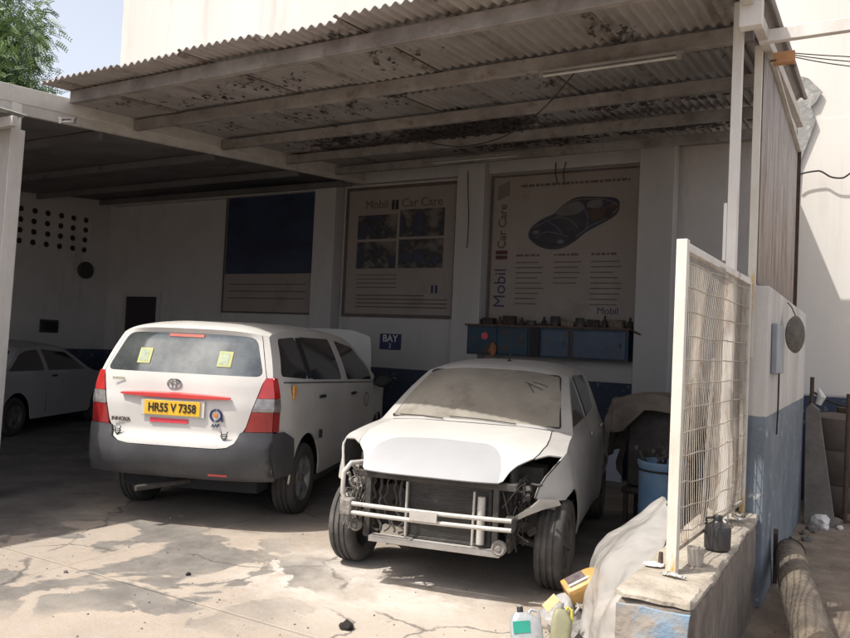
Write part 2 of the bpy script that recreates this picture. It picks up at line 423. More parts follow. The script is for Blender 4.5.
MT = dict(
    ground=ground_material(),
    wall=wall_material('back_wall_plaster', (.50, .48, .46), (.045, .058, .095), stain=(.22, .20, .185)),
    facade=M('facade_paint', (.68, .655, .61), .85, col2=(.61, .585, .54), scale=.5, bump=.15, bscale=14, col3=(.42, .39, .345), s3=1.3, lo3=.55, hi3=.9, stretch=(1.4, 1, .18)),
    tallwall=wall_material('side_wall_plaster', (.62, .60, .575), (.175, .21, .245), 1.24, stain=(.36, .325, .285), lo3=.45, hi3=.72),
    pillar=M('pillar_plaster', (.46, .44, .42), .85, col2=(.38, .365, .35), scale=1.4, bump=.2, bscale=20, col3=(.36, .33, .30), s3=2.6, lo3=.58, hi3=.8, stretch=(1, 1, .3)),
    parapet=M('rough_blue_render', (.36, .325, .28), .92, col2=(.25, .22, .185), scale=5, bump=.9, bscale=13, col3=(.20, .29, .38), s3=2.6, lo3=.44, hi3=.54),
    parapet_side=M('streaky_brown_render', (.23, .195, .165), .95, col2=(.14, .118, .10), scale=7, bump=.9, bscale=13, col3=(.10, .085, .07), s3=3.2, lo3=.5, hi3=.7, stretch=(1, 1, .7)),
    parapet_top=M('cement_cap', (.40, .36, .30), .93, col2=(.27, .235, .19), scale=7, bump=.8, bscale=22, col3=(.17, .14, .11), s3=5, lo3=.58, hi3=.7),
    whitebox=M('white_painted_steel', (.66, .64, .61), .55, col2=(.55, .52, .48), scale=5, bump=.15, bscale=20, col3=(.30, .20, .13), s3=3.4, lo3=.63, hi3=.72, stretch=(1, 1, .4)),
    yellowbox=M('rusted_white_steel', (.66, .64, .58), .6, col2=(.58, .54, .46), scale=5, bump=.2, bscale=30, col3=(.55, .36, .12), s3=2.2, lo3=.53, hi3=.60, stretch=(2, 2, .5)),
    beam=M('grimy_painted_beam', (.58, .545, .50), .7, col2=(.44, .41, .375), scale=3, bump=.15, bscale=18, col3=(.16, .13, .11), s3=5, lo3=.6, hi3=.75),
    purlin=M('old_steel_purlin', (.28, .255, .235), .75, col2=(.17, .15, .138), scale=4, bump=.15, bscale=25, col3=(.13, .09, .07), s3=6, lo3=.55, hi3=.7),
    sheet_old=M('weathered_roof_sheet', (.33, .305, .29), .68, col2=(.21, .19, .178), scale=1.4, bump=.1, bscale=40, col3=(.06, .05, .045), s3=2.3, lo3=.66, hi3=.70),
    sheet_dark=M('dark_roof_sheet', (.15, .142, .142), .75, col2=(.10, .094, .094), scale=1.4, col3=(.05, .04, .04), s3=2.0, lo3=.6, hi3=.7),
    sheet_brown=M('brown_side_sheet', (.52, .475, .435), .8, col2=(.36, .32, .29), scale=9, bump=.3, bscale=60, col3=(.24, .175, .14), s3=4., lo3=.50, hi3=.70, stretch=(1, 1.6, .22)),
    debris=M('black_soot_debris', (.06, .048, .042), .95, col2=(.03, .025, .022), scale=20, bump=.8, bscale=40),
    wpaint=M('white_car_paint', (.64, .625, .59), .33, col2=(.56, .54, .505), scale=1.3, coat=.35, col3=(.55, .51, .45), s3=2.2, lo3=.62, hi3=.85, rough2=.5, bump=.015, bscale=120),
    dustpaint=M('dusty_white_paint', (.46, .447, .425), .55, col2=(.34, .328, .31), scale=1.6, coat=.1, col3=(.45, .42, .38), s3=3.2, lo3=.60, hi3=.8, bump=.04, bscale=160),
    hoodpaint=M('fresh_white_paint', (.57, .555, .53), .5, col2=(.51, .495, .465), col3=(.40, .38, .35), s3=3.5, lo3=.6, hi3=.85, scale=1.2, coat=.2, bump=.015, bscale=90),
    primer=M('pale_grey_primer', (.345, .35, .362), .6, col2=(.315, .32, .332), col3=(.38, .375, .37), s3=4, lo3=.58, hi3=.75, scale=2.5, bump=.03, bscale=120),
    greypaint=M('faded_sedan_paint', (.42, .42, .435), .4, col2=(.35, .35, .365), scale=1.5, coat=.2),
    blackgap=M('black_liner', (.018, .018, .02), .9),
    darkplastic=M('dark_bumper_plastic', (.075, .075, .08), .5, col2=(.05, .05, .054), scale=3, bump=.08, bscale=200, col3=(.17, .155, .14), s3=2.6, lo3=.58, hi3=.82),
    glass=M('dark_tinted_glass', (.022, .026, .028), .07, col2=(.016, .018, .02), coat=.6, spec=.8, col3=(.06, .058, .055), s3=1.8, lo3=.6, hi3=.85),
    rearglass=M('reflecting_rear_glass', (.10, .12, .123), .08, metal=.5, col2=(.055, .065, .07), scale=1.6, coat=1., spec=1., col3=(.26, .28, .27), s3=1.1, lo3=.42, hi3=.7, rough2=.18),
    dustglass=M('dust_caked_windscreen', (.33, .305, .255), .5, col2=(.235, .215, .18), scale=2.2, coat=.35, col3=(.15, .13, .105), s3=2.6, lo3=.53, hi3=.74, bump=.03, bscale=60),
    seal=M('black_rubber_seal', (.02, .02, .02), .6),
    redlens=M('red_lens', (.55, .035, .03), .12, col2=(.42, .02, .02), coat=1., scale=9),
    darkredlens=M('dark_red_lens', (.32, .018, .02), .15, col2=(.24, .012, .012), coat=1., scale=9),
    clearlens=M('clear_lens', (.38, .36, .35), .12, col2=(.20, .18, .18), scale=14, coat=1., metal=.3),
    redtrim=M('red_trim', (.68, .06, .05), .35, col2=(.58, .04, .04), coat=.3),
    redtape=M('red_reflective_tape', (.75, .06, .10), .4, col2=(.62, .05, .08)),
    pinklens=M('faded_high_stop_lamp', (.62, .22, .17), .3, col2=(.55, .17, .13)),
    yplate=M('yellow_plate', (.83, .50, .035), .5, col2=(.75, .44, .03), scale=9),
    black=M('black_print', (.02, .02, .02), .5),
    navy=M('navy_print', (.03, .04, .12), .6),
    chrome=M('chrome', (.45, .45, .45), .2, metal=.9, col2=(.35, .35, .35)),
    sticker=M('yellow_sticker', (.46, .47, .18), .6, col2=(.40, .42, .17), scale=12),
    stickerin=M('pale_green_print', (.40, .46, .33), .6, col2=(.27, .32, .22), scale=20),
    orange=M('orange_print', (.75, .24, .05), .6),
    amber=M('amber_marker', (.75, .36, .08), .5),
    tyre=M('tyre_rubber', (.055, .052, .05), .85, col2=(.04, .038, .037), scale=8, bump=.2, bscale=70, col3=(.14, .125, .11), s3=2.4, lo3=.55, hi3=.8),
    tyredust=M('dusty_tyre_rubber', (.085, .08, .075), .9, col2=(.05, .047, .044), scale=6, bump=.25, bscale=60, col3=(.17, .155, .14), s3=2.6, lo3=.5, hi3=.75),
    rim=M('dull_alloy', (.33, .33, .33), .45, metal=.5, col2=(.24, .24, .24)),
    rimdust=M('dusty_steel_rim', (.16, .15, .14), .7, metal=.2, col2=(.10, .09, .085)),
    engine=M('dusty_engine_metal', (.32, .30, .27), .75, metal=.1, col2=(.16, .145, .13), scale=9, bump=.3, bscale=50, col3=(.07, .06, .052), s3=5, lo3=.52, hi3=.65),
    enginedark=M('grimy_dark_metal', (.075, .068, .06), .8, col2=(.04, .036, .033), scale=8, bump=.3, bscale=50, col3=(.19, .17, .145), s3=4.5, lo3=.58, hi3=.75),
    barpaint=M('silver_grey_paint', (.52, .50, .46), .5, metal=.1, col2=(.40, .38, .35), scale=6, bump=.1, bscale=60, col3=(.20, .17, .14), s3=5, lo3=.6, hi3=.72),
    fin=M('condenser_fins', (.15, .143, .13), .55, metal=.35, col2=(.10, .095, .088), scale=5, bump=.6, bscale=90, stretch=(1, .1, 3)),
    poster=M('tan_flex_poster', (.29, .25, .22), .6, col2=(.25, .213, .186), scale=1., col3=(.18, .152, .132), s3=1.2, lo3=.55, hi3=.8, bump=.05, bscale=6),
    posterdark=M('night_flex_poster', (.022, .026, .055), .4, col2=(.03, .045, .085), scale=.9, stretch=(1, 1, 2.5), lo=.45, hi=.6),
    posterborder=M('brown_poster_border', (.12, .09, .078), .6),
    photo=M('poster_photo', (.028, .025, .026), .55, col2=(.15, .135, .12), scale=4, lo=.38, hi=.52, col3=(.04, .045, .08), s3=4, lo3=.52, hi3=.58),
    ink=M('faded_ink', (.12, .095, .082), .7), inknavy=M('faded_navy_ink', (.045, .042, .10), .7), inkred=M('faded_red_ink', (.10, .03, .035), .7),
    carblue=M('printed_blue_car', (.014, .016, .036), .5, col2=(.035, .03, .036), scale=3, lo=.4, hi=.6), carlight=M('printed_pale_glass', (.13, .122, .12), .5),
    blue=M('blue_cabinet_steel', (.022, .07, .105), .6, col2=(.014, .035, .06), scale=3.5, bump=.15, bscale=20, col3=(.075, .045, .032), s3=5.5, lo3=.50, hi3=.62),
    blue2=M('pale_blue_cabinet_steel', (.05, .085, .14), .5, col2=(.035, .06, .10), scale=3.5, bump=.15, bscale=20, col3=(.075, .05, .038), s3=5.5, lo3=.54, hi3=.64),
    shelfjunk=M('brown_shelf_clutter', (.14, .085, .06), .8, col2=(.07, .045, .035), scale=14, bump=.5, bscale=40),
    tube=M('fluorescent_tube_glass', (.46, .45, .42), .3), batten=M('lamp_batten', (.28, .26, .24), .5),
    darkroom=M('dark_opening', (.03, .028, .03), .8), door=M('brown_door', (.035, .028, .03), .6),
    wire=M('black_cable', (.025, .023, .022), .7), wiregal=M('galvanised_wire', (.46, .42, .36), .55, metal=.3, col2=(.30, .26, .215), scale=5, col3=(.22, .13, .075), s3=6, lo3=.55, hi3=.68),
    asbestos=M('grey_asbestos_sheet', (.30, .30, .285), .9, col2=(.21, .21, .20), scale=4, bump=.5, bscale=18, col3=(.42, .41, .38), s3=6, lo3=.5, hi3=.65),
    basket=M('grey_woven_fibre', (.17, .155, .125), .9, col2=(.10, .09, .075), scale=14, bump=1., bscale=60),
    greybox=M('grey_blue_metal', (.26, .28, .32), .5, col2=(.20, .215, .245), scale=4),
    stone=M('rough_stone_slab', (.19, .17, .15), .9, col2=(.13, .115, .10), scale=4, bump=.5, bscale=18),
    tank=M('brown_plastic_tank', (.135, .11, .095), .7, col2=(.09, .072, .062), scale=2.5, bump=.2, bscale=14, col3=(.20, .17, .15), s3=2, lo3=.55, hi3=.75),
    log=M('old_grey_timber', (.14, .115, .092), .9, col2=(.085, .07, .056), scale=9, bump=1., bscale=35, col3=(.20, .165, .12), s3=2.4, lo3=.5, hi3=.62),
    rust=M('rusty_iron', (.09, .06, .045), .9, col2=(.055, .038, .03), scale=12, bump=.3),
    drum=M('blue_plastic_drum', (.20, .31, .44), .45, col2=(.10, .20, .34), scale=3, col3=(.34, .38, .42), s3=3.5, lo3=.55, hi3=.72, bump=.05, bscale=20),
    cloth=M('brown_tarpaulin', (.20, .17, .14), .9, col2=(.12, .10, .083), scale=4, bump=.35, bscale=26, col3=(.10, .078, .06), s3=3.5, lo3=.55, hi3=.7),
    jerry=M('black_plastic_can', (.035, .032, .032), .4, col2=(.025, .023, .023), scale=9, col3=(.09, .08, .07), s3=6, lo3=.6, hi3=.75),
    yellowcan=M('yellow_oil_can_plastic', (.55, .31, .09), .45, col2=(.42, .25, .08), scale=6, col3=(.28, .20, .12), s3=7, lo3=.52, hi3=.7, bump=.15, bscale=25),
    canlabel=M('dark_grey_label', (.075, .06, .065), .45, col2=(.15, .12, .115), scale=18),
    white=M('off_white_plastic', (.70, .69, .66), .4, col2=(.60, .58, .55), scale=7),
    silver=M('silver_can_plastic', (.42, .44, .45), .4, metal=.2, col2=(.33, .35, .355), scale=6, col3=(.22, .2, .175), s3=7, lo3=.52, hi3=.7, bump=.15, bscale=25),
    green=M('teal_label', (.03, .33, .24), .45, col2=(.02, .25, .18)),
    olive=M('pale_olive_plastic', (.33, .325, .20), .5, col2=(.25, .245, .155), scale=7, col3=(.17, .15, .11), s3=7, lo3=.52, hi3=.7, bump=.15, bscale=25),
    yellowhandle=M('yellow_handle', (.66, .58, .09), .4),
    greyrag=M('grey_crumpled_plastic', (.33, .32, .31), .5, col2=(.22, .21, .20), scale=9, bump=.4, bscale=30),
    foil=M('dented_silver_foil', (.60, .58, .55), .25, metal=.8, col2=(.40, .38, .35), scale=18, bump=.8, bscale=40),
    dryleaf=M('dry_rubbish', (.22, .17, .125), .9, col2=(.11, .085, .065), scale=20),
    bark=M('bark', (.16, .125, .095), .9, bump=.6, bscale=14),
    leaf=M('neem_leaf', (.155, .26, .06), .6, col2=(.05, .085, .035), scale=1.3, lo=.4, hi=.6),
    woodblock=M('orange_wood', (.46, .25, .12), .8, col2=(.38, .19, .09), scale=9),
    grille=M('black_vent', (.02, .018, .018), .9),
    fanm=M('sooty_fan', (.05, .042, .04), .7),
    board=M('pale_blue_board', (.42, .45, .53), .6, col2=(.34, .37, .44), scale=4),
    rag=M('orange_brown_rag', (.40, .17, .08), .9, col2=(.25, .10, .05), scale=14, bump=.4, bscale=30),
)
def roof_material():
    m, nt, b = newmat('weathered_roof_sheet'); N, L = nt.nodes, nt.links
    tc = N.new('ShaderNodeTexCoord'); P = tc.outputs['Object']; sx = N.new('ShaderNodeSeparateXYZ'); L.new(P, sx.inputs[0])
    def noi(scale, st=(1, 1, 1), d=8):
        mp = N.new('ShaderNodeMapping'); mp.inputs['Scale'].default_value = st; L.new(P, mp.inputs[0]); n = N.new('ShaderNodeTexNoise')
        n.inputs['Scale'].default_value = scale; n.inputs['Detail'].default_value = d; n.inputs['Roughness'].default_value = .68; L.new(mp.outputs[0], n.inputs['Vector']); return n.outputs['Fac']
    def mr(v, a, b_, c=0., d=1.):
        n = N.new('ShaderNodeMapRange')
        for k, x in zip(('From Min', 'From Max', 'To Min', 'To Max'), (a, b_, c, d)): n.inputs[k].default_value = x
        L.new(v, n.inputs['Value']); return n.outputs[0]
    def mth(op, a, b_=None):
        n = N.new('ShaderNodeMath'); n.operation = op
        for i, x in enumerate((a, b_)):
            if x is None: continue
            if isinstance(x, (int, float)): n.inputs[i].default_value = x
            else: L.new(x, n.inputs[i])
        return n.outputs[0]
    def mix(fac, a, b_):
        n = N.new('ShaderNodeMix'); n.data_type = 'RGBA'; L.new(fac, n.inputs['Factor'])
        for k, x in (('A', a), ('B', b_)):
            if isinstance(x, tuple): n.inputs[k].default_value = (*x, 1)
            else: L.new(x, n.inputs[k])
        return n.outputs['Result']
    c = mix(mr(noi(1.3), .3, .7), (.22, .20, .188), (.345, .32, .305))
    c = mix(mr(noi(5., (3, .4, 1)), .45, .75, 0, .55), c, (.16, .135, .12))
    # rusty bands at the end laps of the three rows and along the side laps every 0.76 m
    yl = mth('MINIMUM', mth('ABSOLUTE', mth('SUBTRACT', sx.outputs['Y'], 1.72)), mth('ABSOLUTE', mth('SUBTRACT', sx.outputs['Y'], 3.85)))
    yl = mth('SUBTRACT', yl, mth('MULTIPLY', noi(4.5), .45))
    xl = mth('ABSOLUTE', mth('SUBTRACT', mth('MODULO', mth('ADD', sx.outputs['X'], 10.8), .76), .38)); xl = mth('SUBTRACT', .38, xl)
    xl = mth('SUBTRACT', xl, mth('MULTIPLY', noi(3.2), .16))
    rb = mth('MAXIMUM', mr(yl, -.16, -.02, 1, 0), mr(xl, -.07, -.01, 1, 0))
    rb = mth('MULTIPLY', rb, mr(noi(9.), .38, .6))
    c = mix(mth('MULTIPLY', rb, .8), c, (.105, .065, .048))
    blk = mth('MULTIPLY', mr(noi(2.1), .60, .635), mr(noi(16.), .38, .52))
    c = mix(blk, c, (.035, .03, .028))
    L.new(c, b.inputs['Base Color']); b.inputs['Roughness'].default_value = .7
    return m
MT['sheet'] = roof_material()
# clear plastic sheet
def plastic():
    m, nt, b = newmat('milky_plastic_sheet'); N, L = nt.nodes, nt.links
    tc = N.new('ShaderNodeTexCoord'); n = N.new('ShaderNodeTexNoise'); n.inputs['Scale'].default_value = 5; n.inputs['Detail'].default_value = 2; n.inputs['Distortion'].default_value = 1.5; L.new(tc.outputs['Object'], n.inputs['Vector'])
    v = N.new('ShaderNodeTexVoronoi'); v.feature = 'DISTANCE_TO_EDGE'; v.inputs['Scale'].default_value = 11; L.new(tc.outputs['Object'], v.inputs['Vector'])
    b.inputs['Base Color'].default_value = (.76, .74, .71, 1); b.inputs['Roughness'].default_value = .2
    b.inputs['Transmission Weight'].default_value = .12
    bp = N.new('ShaderNodeBump'); bp.inputs['Strength'].default_value = .9; bp.inputs['Distance'].default_value = .009
    ad = N.new('ShaderNodeMath'); ad.operation = 'ADD'; L.new(n.outputs['Fac'], ad.inputs[0]); L.new(v.outputs['Distance'], ad.inputs[1])
    L.new(ad.outputs[0], bp.inputs['Height']); L.new(bp.outputs[0], b.inputs['Normal'])
    tr = N.new('ShaderNodeBsdfTransparent'); tl = N.new('ShaderNodeBsdfTranslucent'); tl.inputs['Color'].default_value = (.55, .51, .45, 1)
    m1 = N.new('ShaderNodeMixShader'); m1.inputs[0].default_value = .45; L.new(b.outputs[0], m1.inputs[1]); L.new(tl.outputs[0], m1.inputs[2])
    m2 = N.new('ShaderNodeMixShader'); mr = N.new('ShaderNodeMapRange'); mr.inputs['From Min'].default_value = .35; mr.inputs['From Max'].default_value = .7
    mr.inputs['To Min'].default_value = .20; mr.inputs['To Max'].default_value = .26; L.new(n.outputs['Fac'], mr.inputs['Value']); L.new(mr.outputs[0], m2.inputs[0])
    L.new(m1.outputs[0], m2.inputs[1]); L.new(tr.outputs[0], m2.inputs[2]); L.new(m2.outputs[0], N['Material Output'].inputs['Surface'])
    return m
MT['plastic'] = plastic()

# ------------------------------------------------------------------ the setting
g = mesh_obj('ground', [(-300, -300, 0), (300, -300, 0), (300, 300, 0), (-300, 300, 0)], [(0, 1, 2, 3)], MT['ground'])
tag(g, 'stained tan concrete yard with wet patches running into the dark bays', 'ground', kind='structure')

# main building: back wall with pillars, beam, facade above and the side wall on the left
WX0, WX1, WY = -13.05, 9., 10.
bld = empty('workshop_building', (-6, WY, 0), label='cream workshop building with blue dado, whose back wall closes the car bays', cat='building')
def B(*a):  # box in world coordinates, under the building's empty
    x0, x1, y0, y1, z0, z1 = a; return (x0+6, x1+6, y0-WY, y1-WY, z0, z1)
MB().box(*B(WX0, WX1, WY, WY+.3, 0, 4.45)).build('bay_wall', MT['wall'], bld)
MB().box(*B(WX0, WX1, WY+.003, WY+8, 4.45, 13)).box(*B(-.80, WX1, WY-.004, WY, 1.235, 4.45)).build('facade', MT['facade'], bld)
MB().box(*B(WX0-.25, WX0, -2, WY+.3, 0, 4.7)).build('side_wall', MT['wall'], bld)
for x0, x1 in ((-7.78, -7.36), (-5.2, -4.76), (-2.58, -2.14)):
    MB().box(*B(x0, x1, WY-.25, WY, 0, 4.30)).build('pillar', MT['pillar'], bld, bevel=.01)
MB().box(*B(-12.9, -7.8, WY-.12, WY, 4.02, 4.3)).box(*B(-7.36, -5.2, WY-.12, WY, 4.08, 4.34)).box(*B(-4.76, -2.58, WY-.12, WY, 4.08, 4.34)).build('lintel_beam', MT['pillar'], bld)
dr = MB().box(*B(-12.42, -11.56, WY-.03, WY, 0, 2.26)).build('door', MT['door'], bld)
MB().box(*B(-12.50, -12.42, WY-.05, WY, 0, 2.34)).box(*B(-11.56, -11.48, WY-.05, WY, 0, 2.34)).box(*B(-12.42, -11.56, WY-.05, WY, 2.26, 2.34)).build('door_frame', MT['pillar'], dr)
# round ventilation holes in the side wall, four rows
for i in range(4):
    for j in range(7):
        y = 9.45 - j*.262 + random.uniform(-.01, .01); z = 3.68 - i*.19
        MB().lathe([(.002, .004), (.048, .004), (.052, 0)], 18, 'x', c=(WX0+.004+6, y-WY, z)).build('vent_hole', MT['grille'], bld)
fan = MB().lathe([(.16, 0), (.165, .05), (.14, .06), (.13, .03), (.05, .02), (.05, .05), (.002, .055)], 28, 'x', c=(0, 0, 0))
for k in range(5):
    a = k*1.2566; fan.bar((.03, .04*math.cos(a), .04*math.sin(a)), (.03, .13*math.cos(a+.4), .13*math.sin(a+.4)), .05, .006, up=(1, 0, 0))
f_ = fan.build('exhaust_fan', MT['fanm']); f_.location = (WX0, 9.48, 2.72); tag(f_, 'round sooty exhaust fan in the dark left wall below the vent holes', 'fan')
sb = empty('switch_board', (WX0, 8.8, 1.5), label='small dark switchboard with three covers on the left wall', cat='switchboard')
MB().box(0, .03, -.18, .18, 0, .24).build('back_plate', MT['fanm'], sb, bevel=.004)
for k in range(3): MB().box(.03, .06, -.16+k*.115, -.07+k*.115, .04, .2).build('cover', MT['grille'], sb, bevel=.004)

# ---- roof over the right-hand bays
def zr(y): return 3.775 + .0805*(y - 4.17)      # underside of the sheets
def corr(x0, x1, y0, y1, zf, amp=.015, pitch=.080, seg=8, th=.0015, jit=0.):
    v = []; f = []; n = int((x1-x0)/pitch*seg); ys = [y0 + (y1-y0)*k/6 for k in range(7)]
    for i in range(n + 1):
        x = x0 + (x1-x0)*i/n; a = amp*math.sin(2*math.pi*x/pitch)
        for y in ys: v.append((x, y, zf(y) + a + jit*noise.noise(Vector((x*.9, y*.8, 3.)))))
    m = len(ys)
    for i in range(n):
        for j in range(m-1): f.append((i*m+j, (i+1)*m+j, (i+1)*m+j+1, i*m+j+1))
    return v, f
roof = empty('bay_roof', (-3.8, 4.17, 0), label='corrugated sheet roof with rusted underside over the car bays', cat='roof')
ro = Vector((-3.8, 4.17, 0))
mb = MB(); x = -7.0; k = 0
while x < -.62:
    w = .76; x_in = x
    x1 = min(x + w + .05, -.56)
    xe = x1
    for r, (a, b_) in enumerate(((4.12, 6.0), (5.8, 8.1), (7.9, 9.96))):
        x1 = min(xe, -1.06) if r == 2 else xe
        xs = -6.45 if (r == 0 and x < -6.5) else x
        if x1 - xs < .1: continue
        dz = .012*((k+r) % 2) + random.uniform(0, .006) + r*.012
        a_ = a + (random.uniform(-.035, .03) if r == 0 else random.uniform(-.06, .06))
        v, f = corr(xs, x1, a_, b_, lambda y: zr(y) + .012 + dz + random.uniform(0, .0006), jit=.012)
        mb.add([Vector(p) - ro for p in v], f, True)
    x = x_in + w; k += 1
v, f = corr(-7.0, -6.42, 4.72, 6.0, lambda y: zr(y) + .02)
mb.add([Vector(p) - ro for p in v], f, True)
sh = mb.build('roof_sheets', MT['sheet'], roof, fix=False)
so_ = sh.modifiers.new('thick', 'SOLIDIFY'); so_.thickness = .003; so_.offset = 1
for y in (4.42, 5.52, 6.8, 8.0, 9.1):
    z = zr(y) - .002
    MB().bar(Vector((-6.4 if y < 5 else -6.89, y, z-.065)) - ro, Vector((-.72, y, z-.065)) - ro, .06, .11).build('purlin', MT['purlin'], roof, bevel=.004)
MB().bar(Vector((-7.0, 9.955, zr(9.955)+.045)) - ro, Vector((-1.06, 9.955, zr(9.955)+.045)) - ro, .12, .05).build('wall_light_seal', MT['purlin'], roof)  # added strip, stops sun leaking between the sheets and the back wall
# beams that carry the purlins: one over the left post, one over the right post
def zb(y): return zr(y) + .0
bm_ = MB().bar(Vector((-6.94, 3.95, zr(3.95)-.02)) - ro, Vector((-6.94, 9.98, zr(9.98)-.02)) - ro, .10, .16).build('main_beam', MT['beam'], roof, bevel=.006)
MB().bar(Vector((-.635, 4.0, zr(4.0)-.16)) - ro, Vector((-.635, 8.3, zr(8.3)-.16)) - ro, .06, .08).build('side_beam', MT['beam'], roof, bevel=.004)
# peeling, soot-black insulation scraps stuck under the sheets
dm = MB()
def scrap(cx, cy, n, sx, sy):
    for _ in range(n):
        x = cx + random.gauss(0, sx); y = min(max(cy + random.gauss(0, sy), 4.3), 9.8); z = zr(y) - random.uniform(.0, .03)
        s = random.uniform(.008, .05) * (1 if cy > 6.5 else .6); a = random.uniform(0, 6.28)
        pts = [(x + s*math.cos(a+t)*random.uniform(.5, 1.2), y + s*math.sin(a+t)*random.uniform(.5, 1.6), z - random.uniform(0, .012)) for t in (0, 1.2, 2.4, 3.7, 5.)]
        dm.add([Vector(p) - ro for p in pts], [(0, 1, 2, 3, 4)])
for c in ((-4.3, 7.6, 420, .45, .22), (-3.55, 7.5, 380, .25, .2), (-5.6, 7.4, 160, .3, .2), (-2.2, 7.1, 200, .3, .15), (-1.45, 7.2, 50, .2, .12), (-1.9, 8.5, 420, .35, .12), (-3.6, 8.6, 260, .45, .15),
          (-6.2, 5.0, 20, .25, .1), (-4.6, 5.0, 40, .35, .12), (-5.4, 5.15, 30, .2, .1), (-3.3, 5.0, 16, .12, .1), (-5.2, 6.2, 40, .3, .15), (-4.3, 6.2, 20, .3, .1), (-1.6, 5.1, 24, .1, .1), (-6.3, 6.2, 22, .2, .15), (-3.3, 4.25, 12, .1, .03)): scrap(*c)
ds = dm.build('peeled_insulation', MT['debris'], roof); ds['kind'] = 'stuff'

# posts
def post(name, x, y, z1, w, d, mat, label, z0=0.):
    o = MB().box(-w/2, w/2, -d/2, d/2, 0, z1-z0).build(name, mat, bevel=.004); o.location = (x, y, z0); return tag(o, label, 'post')
lp = empty('steel_post', (-6.94, 4.2, 0), label='white steel post under the main beam at the left edge of the photo', cat='post')
MB().bar((-.10, 0, 0), (0, 0, 3.43), .14, .18, up=(1, 0, 0)).build('column', MT['whitebox'], lp, bevel=.006)
MB().box(-.05, .05, -.05, .05, 3.43, zr(4.2)-.10).build('stub', MT['yellowbox'], lp, bevel=.004)
rp = empty('steel_post', (-.755, 5.1, .6), label='tall white steel post behind the wire fence on the right', cat='post')
MB().box(-.028, .028, -.04, .04, 0, zr(5.1)-.6).build('column', MT['whitebox'], rp, bevel=.003)
MB().box(-.05, -.03, -.035, .035, 1.62, 1.98).build('splice_plate', MT['whitebox'], rp)
sp_ = empty('steel_post', (-.685, 5.52, 2.12), label='thin white post with yellow rust stains at the edge of the brown sheet screen', cat='post')
MB().box(-.024, .024, -.024, .024, -.5, 1.60).build('column', MT['yellowbox'], sp_, bevel=.003)
st = MB().box(-.06, .06, -.04, .04, 0, .75).build('beam_end', MT['whitebox'], bevel=.004); st.location = (-.62, 4.62, 3.49)
tag(st, 'white box steel stub hanging from the roof corner', 'beam')
cb = empty('cross_beam', (-.66, 5.3, 3.69), label='white beam running right from the post top to the facade', cat='beam')
MB().bar((0, 0, 0), (6.5, 0, 0), .05, .08).build('beam_bar', MT['whitebox'], cb, bevel=.003)
wb = MB().box(0, .13, 0, .06, 0, .075).build('wood_block', MT['woodblock'], bevel=.003); wb.location = (-.60, 5.55, 3.60); tag(wb, 'orange wooden block under the white cross beam', 'wood block')
MB().bar((-.02, 0, .02), (.02, 0, .02), .01).build('nail', MT['rust'], wb)

# ---- lower, darker roof over the left bay
lroof = empty('left_bay_roof', (-10, 3, 0), label='dark low sheet roof over the left bay', cat='roof')
lo = Vector((-10, 3, 0))
def zl(y): return 3.60 + .092*(y - 4.17)
v, f = corr(-13.2, -6.97, -1.5, 9.97, lambda y: zl(y) + .02, jit=.02)
v2, f2 = corr(-6.97, -6.80, -1.5, 3.6, lambda y: zl(y) + .02)
f2 = [tuple(i + len(v) for i in q) for q in f2]; v = v + v2; f = f + f2
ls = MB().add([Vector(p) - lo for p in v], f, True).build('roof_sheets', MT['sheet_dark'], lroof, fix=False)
s2 = ls.modifiers.new('thick', 'SOLIDIFY'); s2.thickness = .003; s2.offset = 1
for y in (-1., .5, 1.9, 3.6, 5.2, 6.8, 8.4, 9.7):
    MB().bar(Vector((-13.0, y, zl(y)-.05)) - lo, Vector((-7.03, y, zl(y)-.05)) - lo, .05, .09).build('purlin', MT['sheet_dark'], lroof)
MB().bar(Vector((-6.925, 3.97, 3.622)) - lo, Vector((-6.925, 9.97, 4.132)) - lo, .05, .13).build('side_light_seal', MT['beam'], lroof)  # added strip, closes the bright gap between left sheets and main beam
v, f = corr(-7.45, -6.6, 3.80, 4.12, lambda y: 3.50)
MB().add([Vector(p) - lo for p in v], f, True).build('eave_strip', MT['asbestos'], lroof, fix=False)
MB().bar(Vector((-7.4, 3.98, 3.41)) - lo, Vector((-6.55, 3.98, 3.41)) - lo, .05, .09).build('bracket', MT['beam'], lroof, bevel=.003)

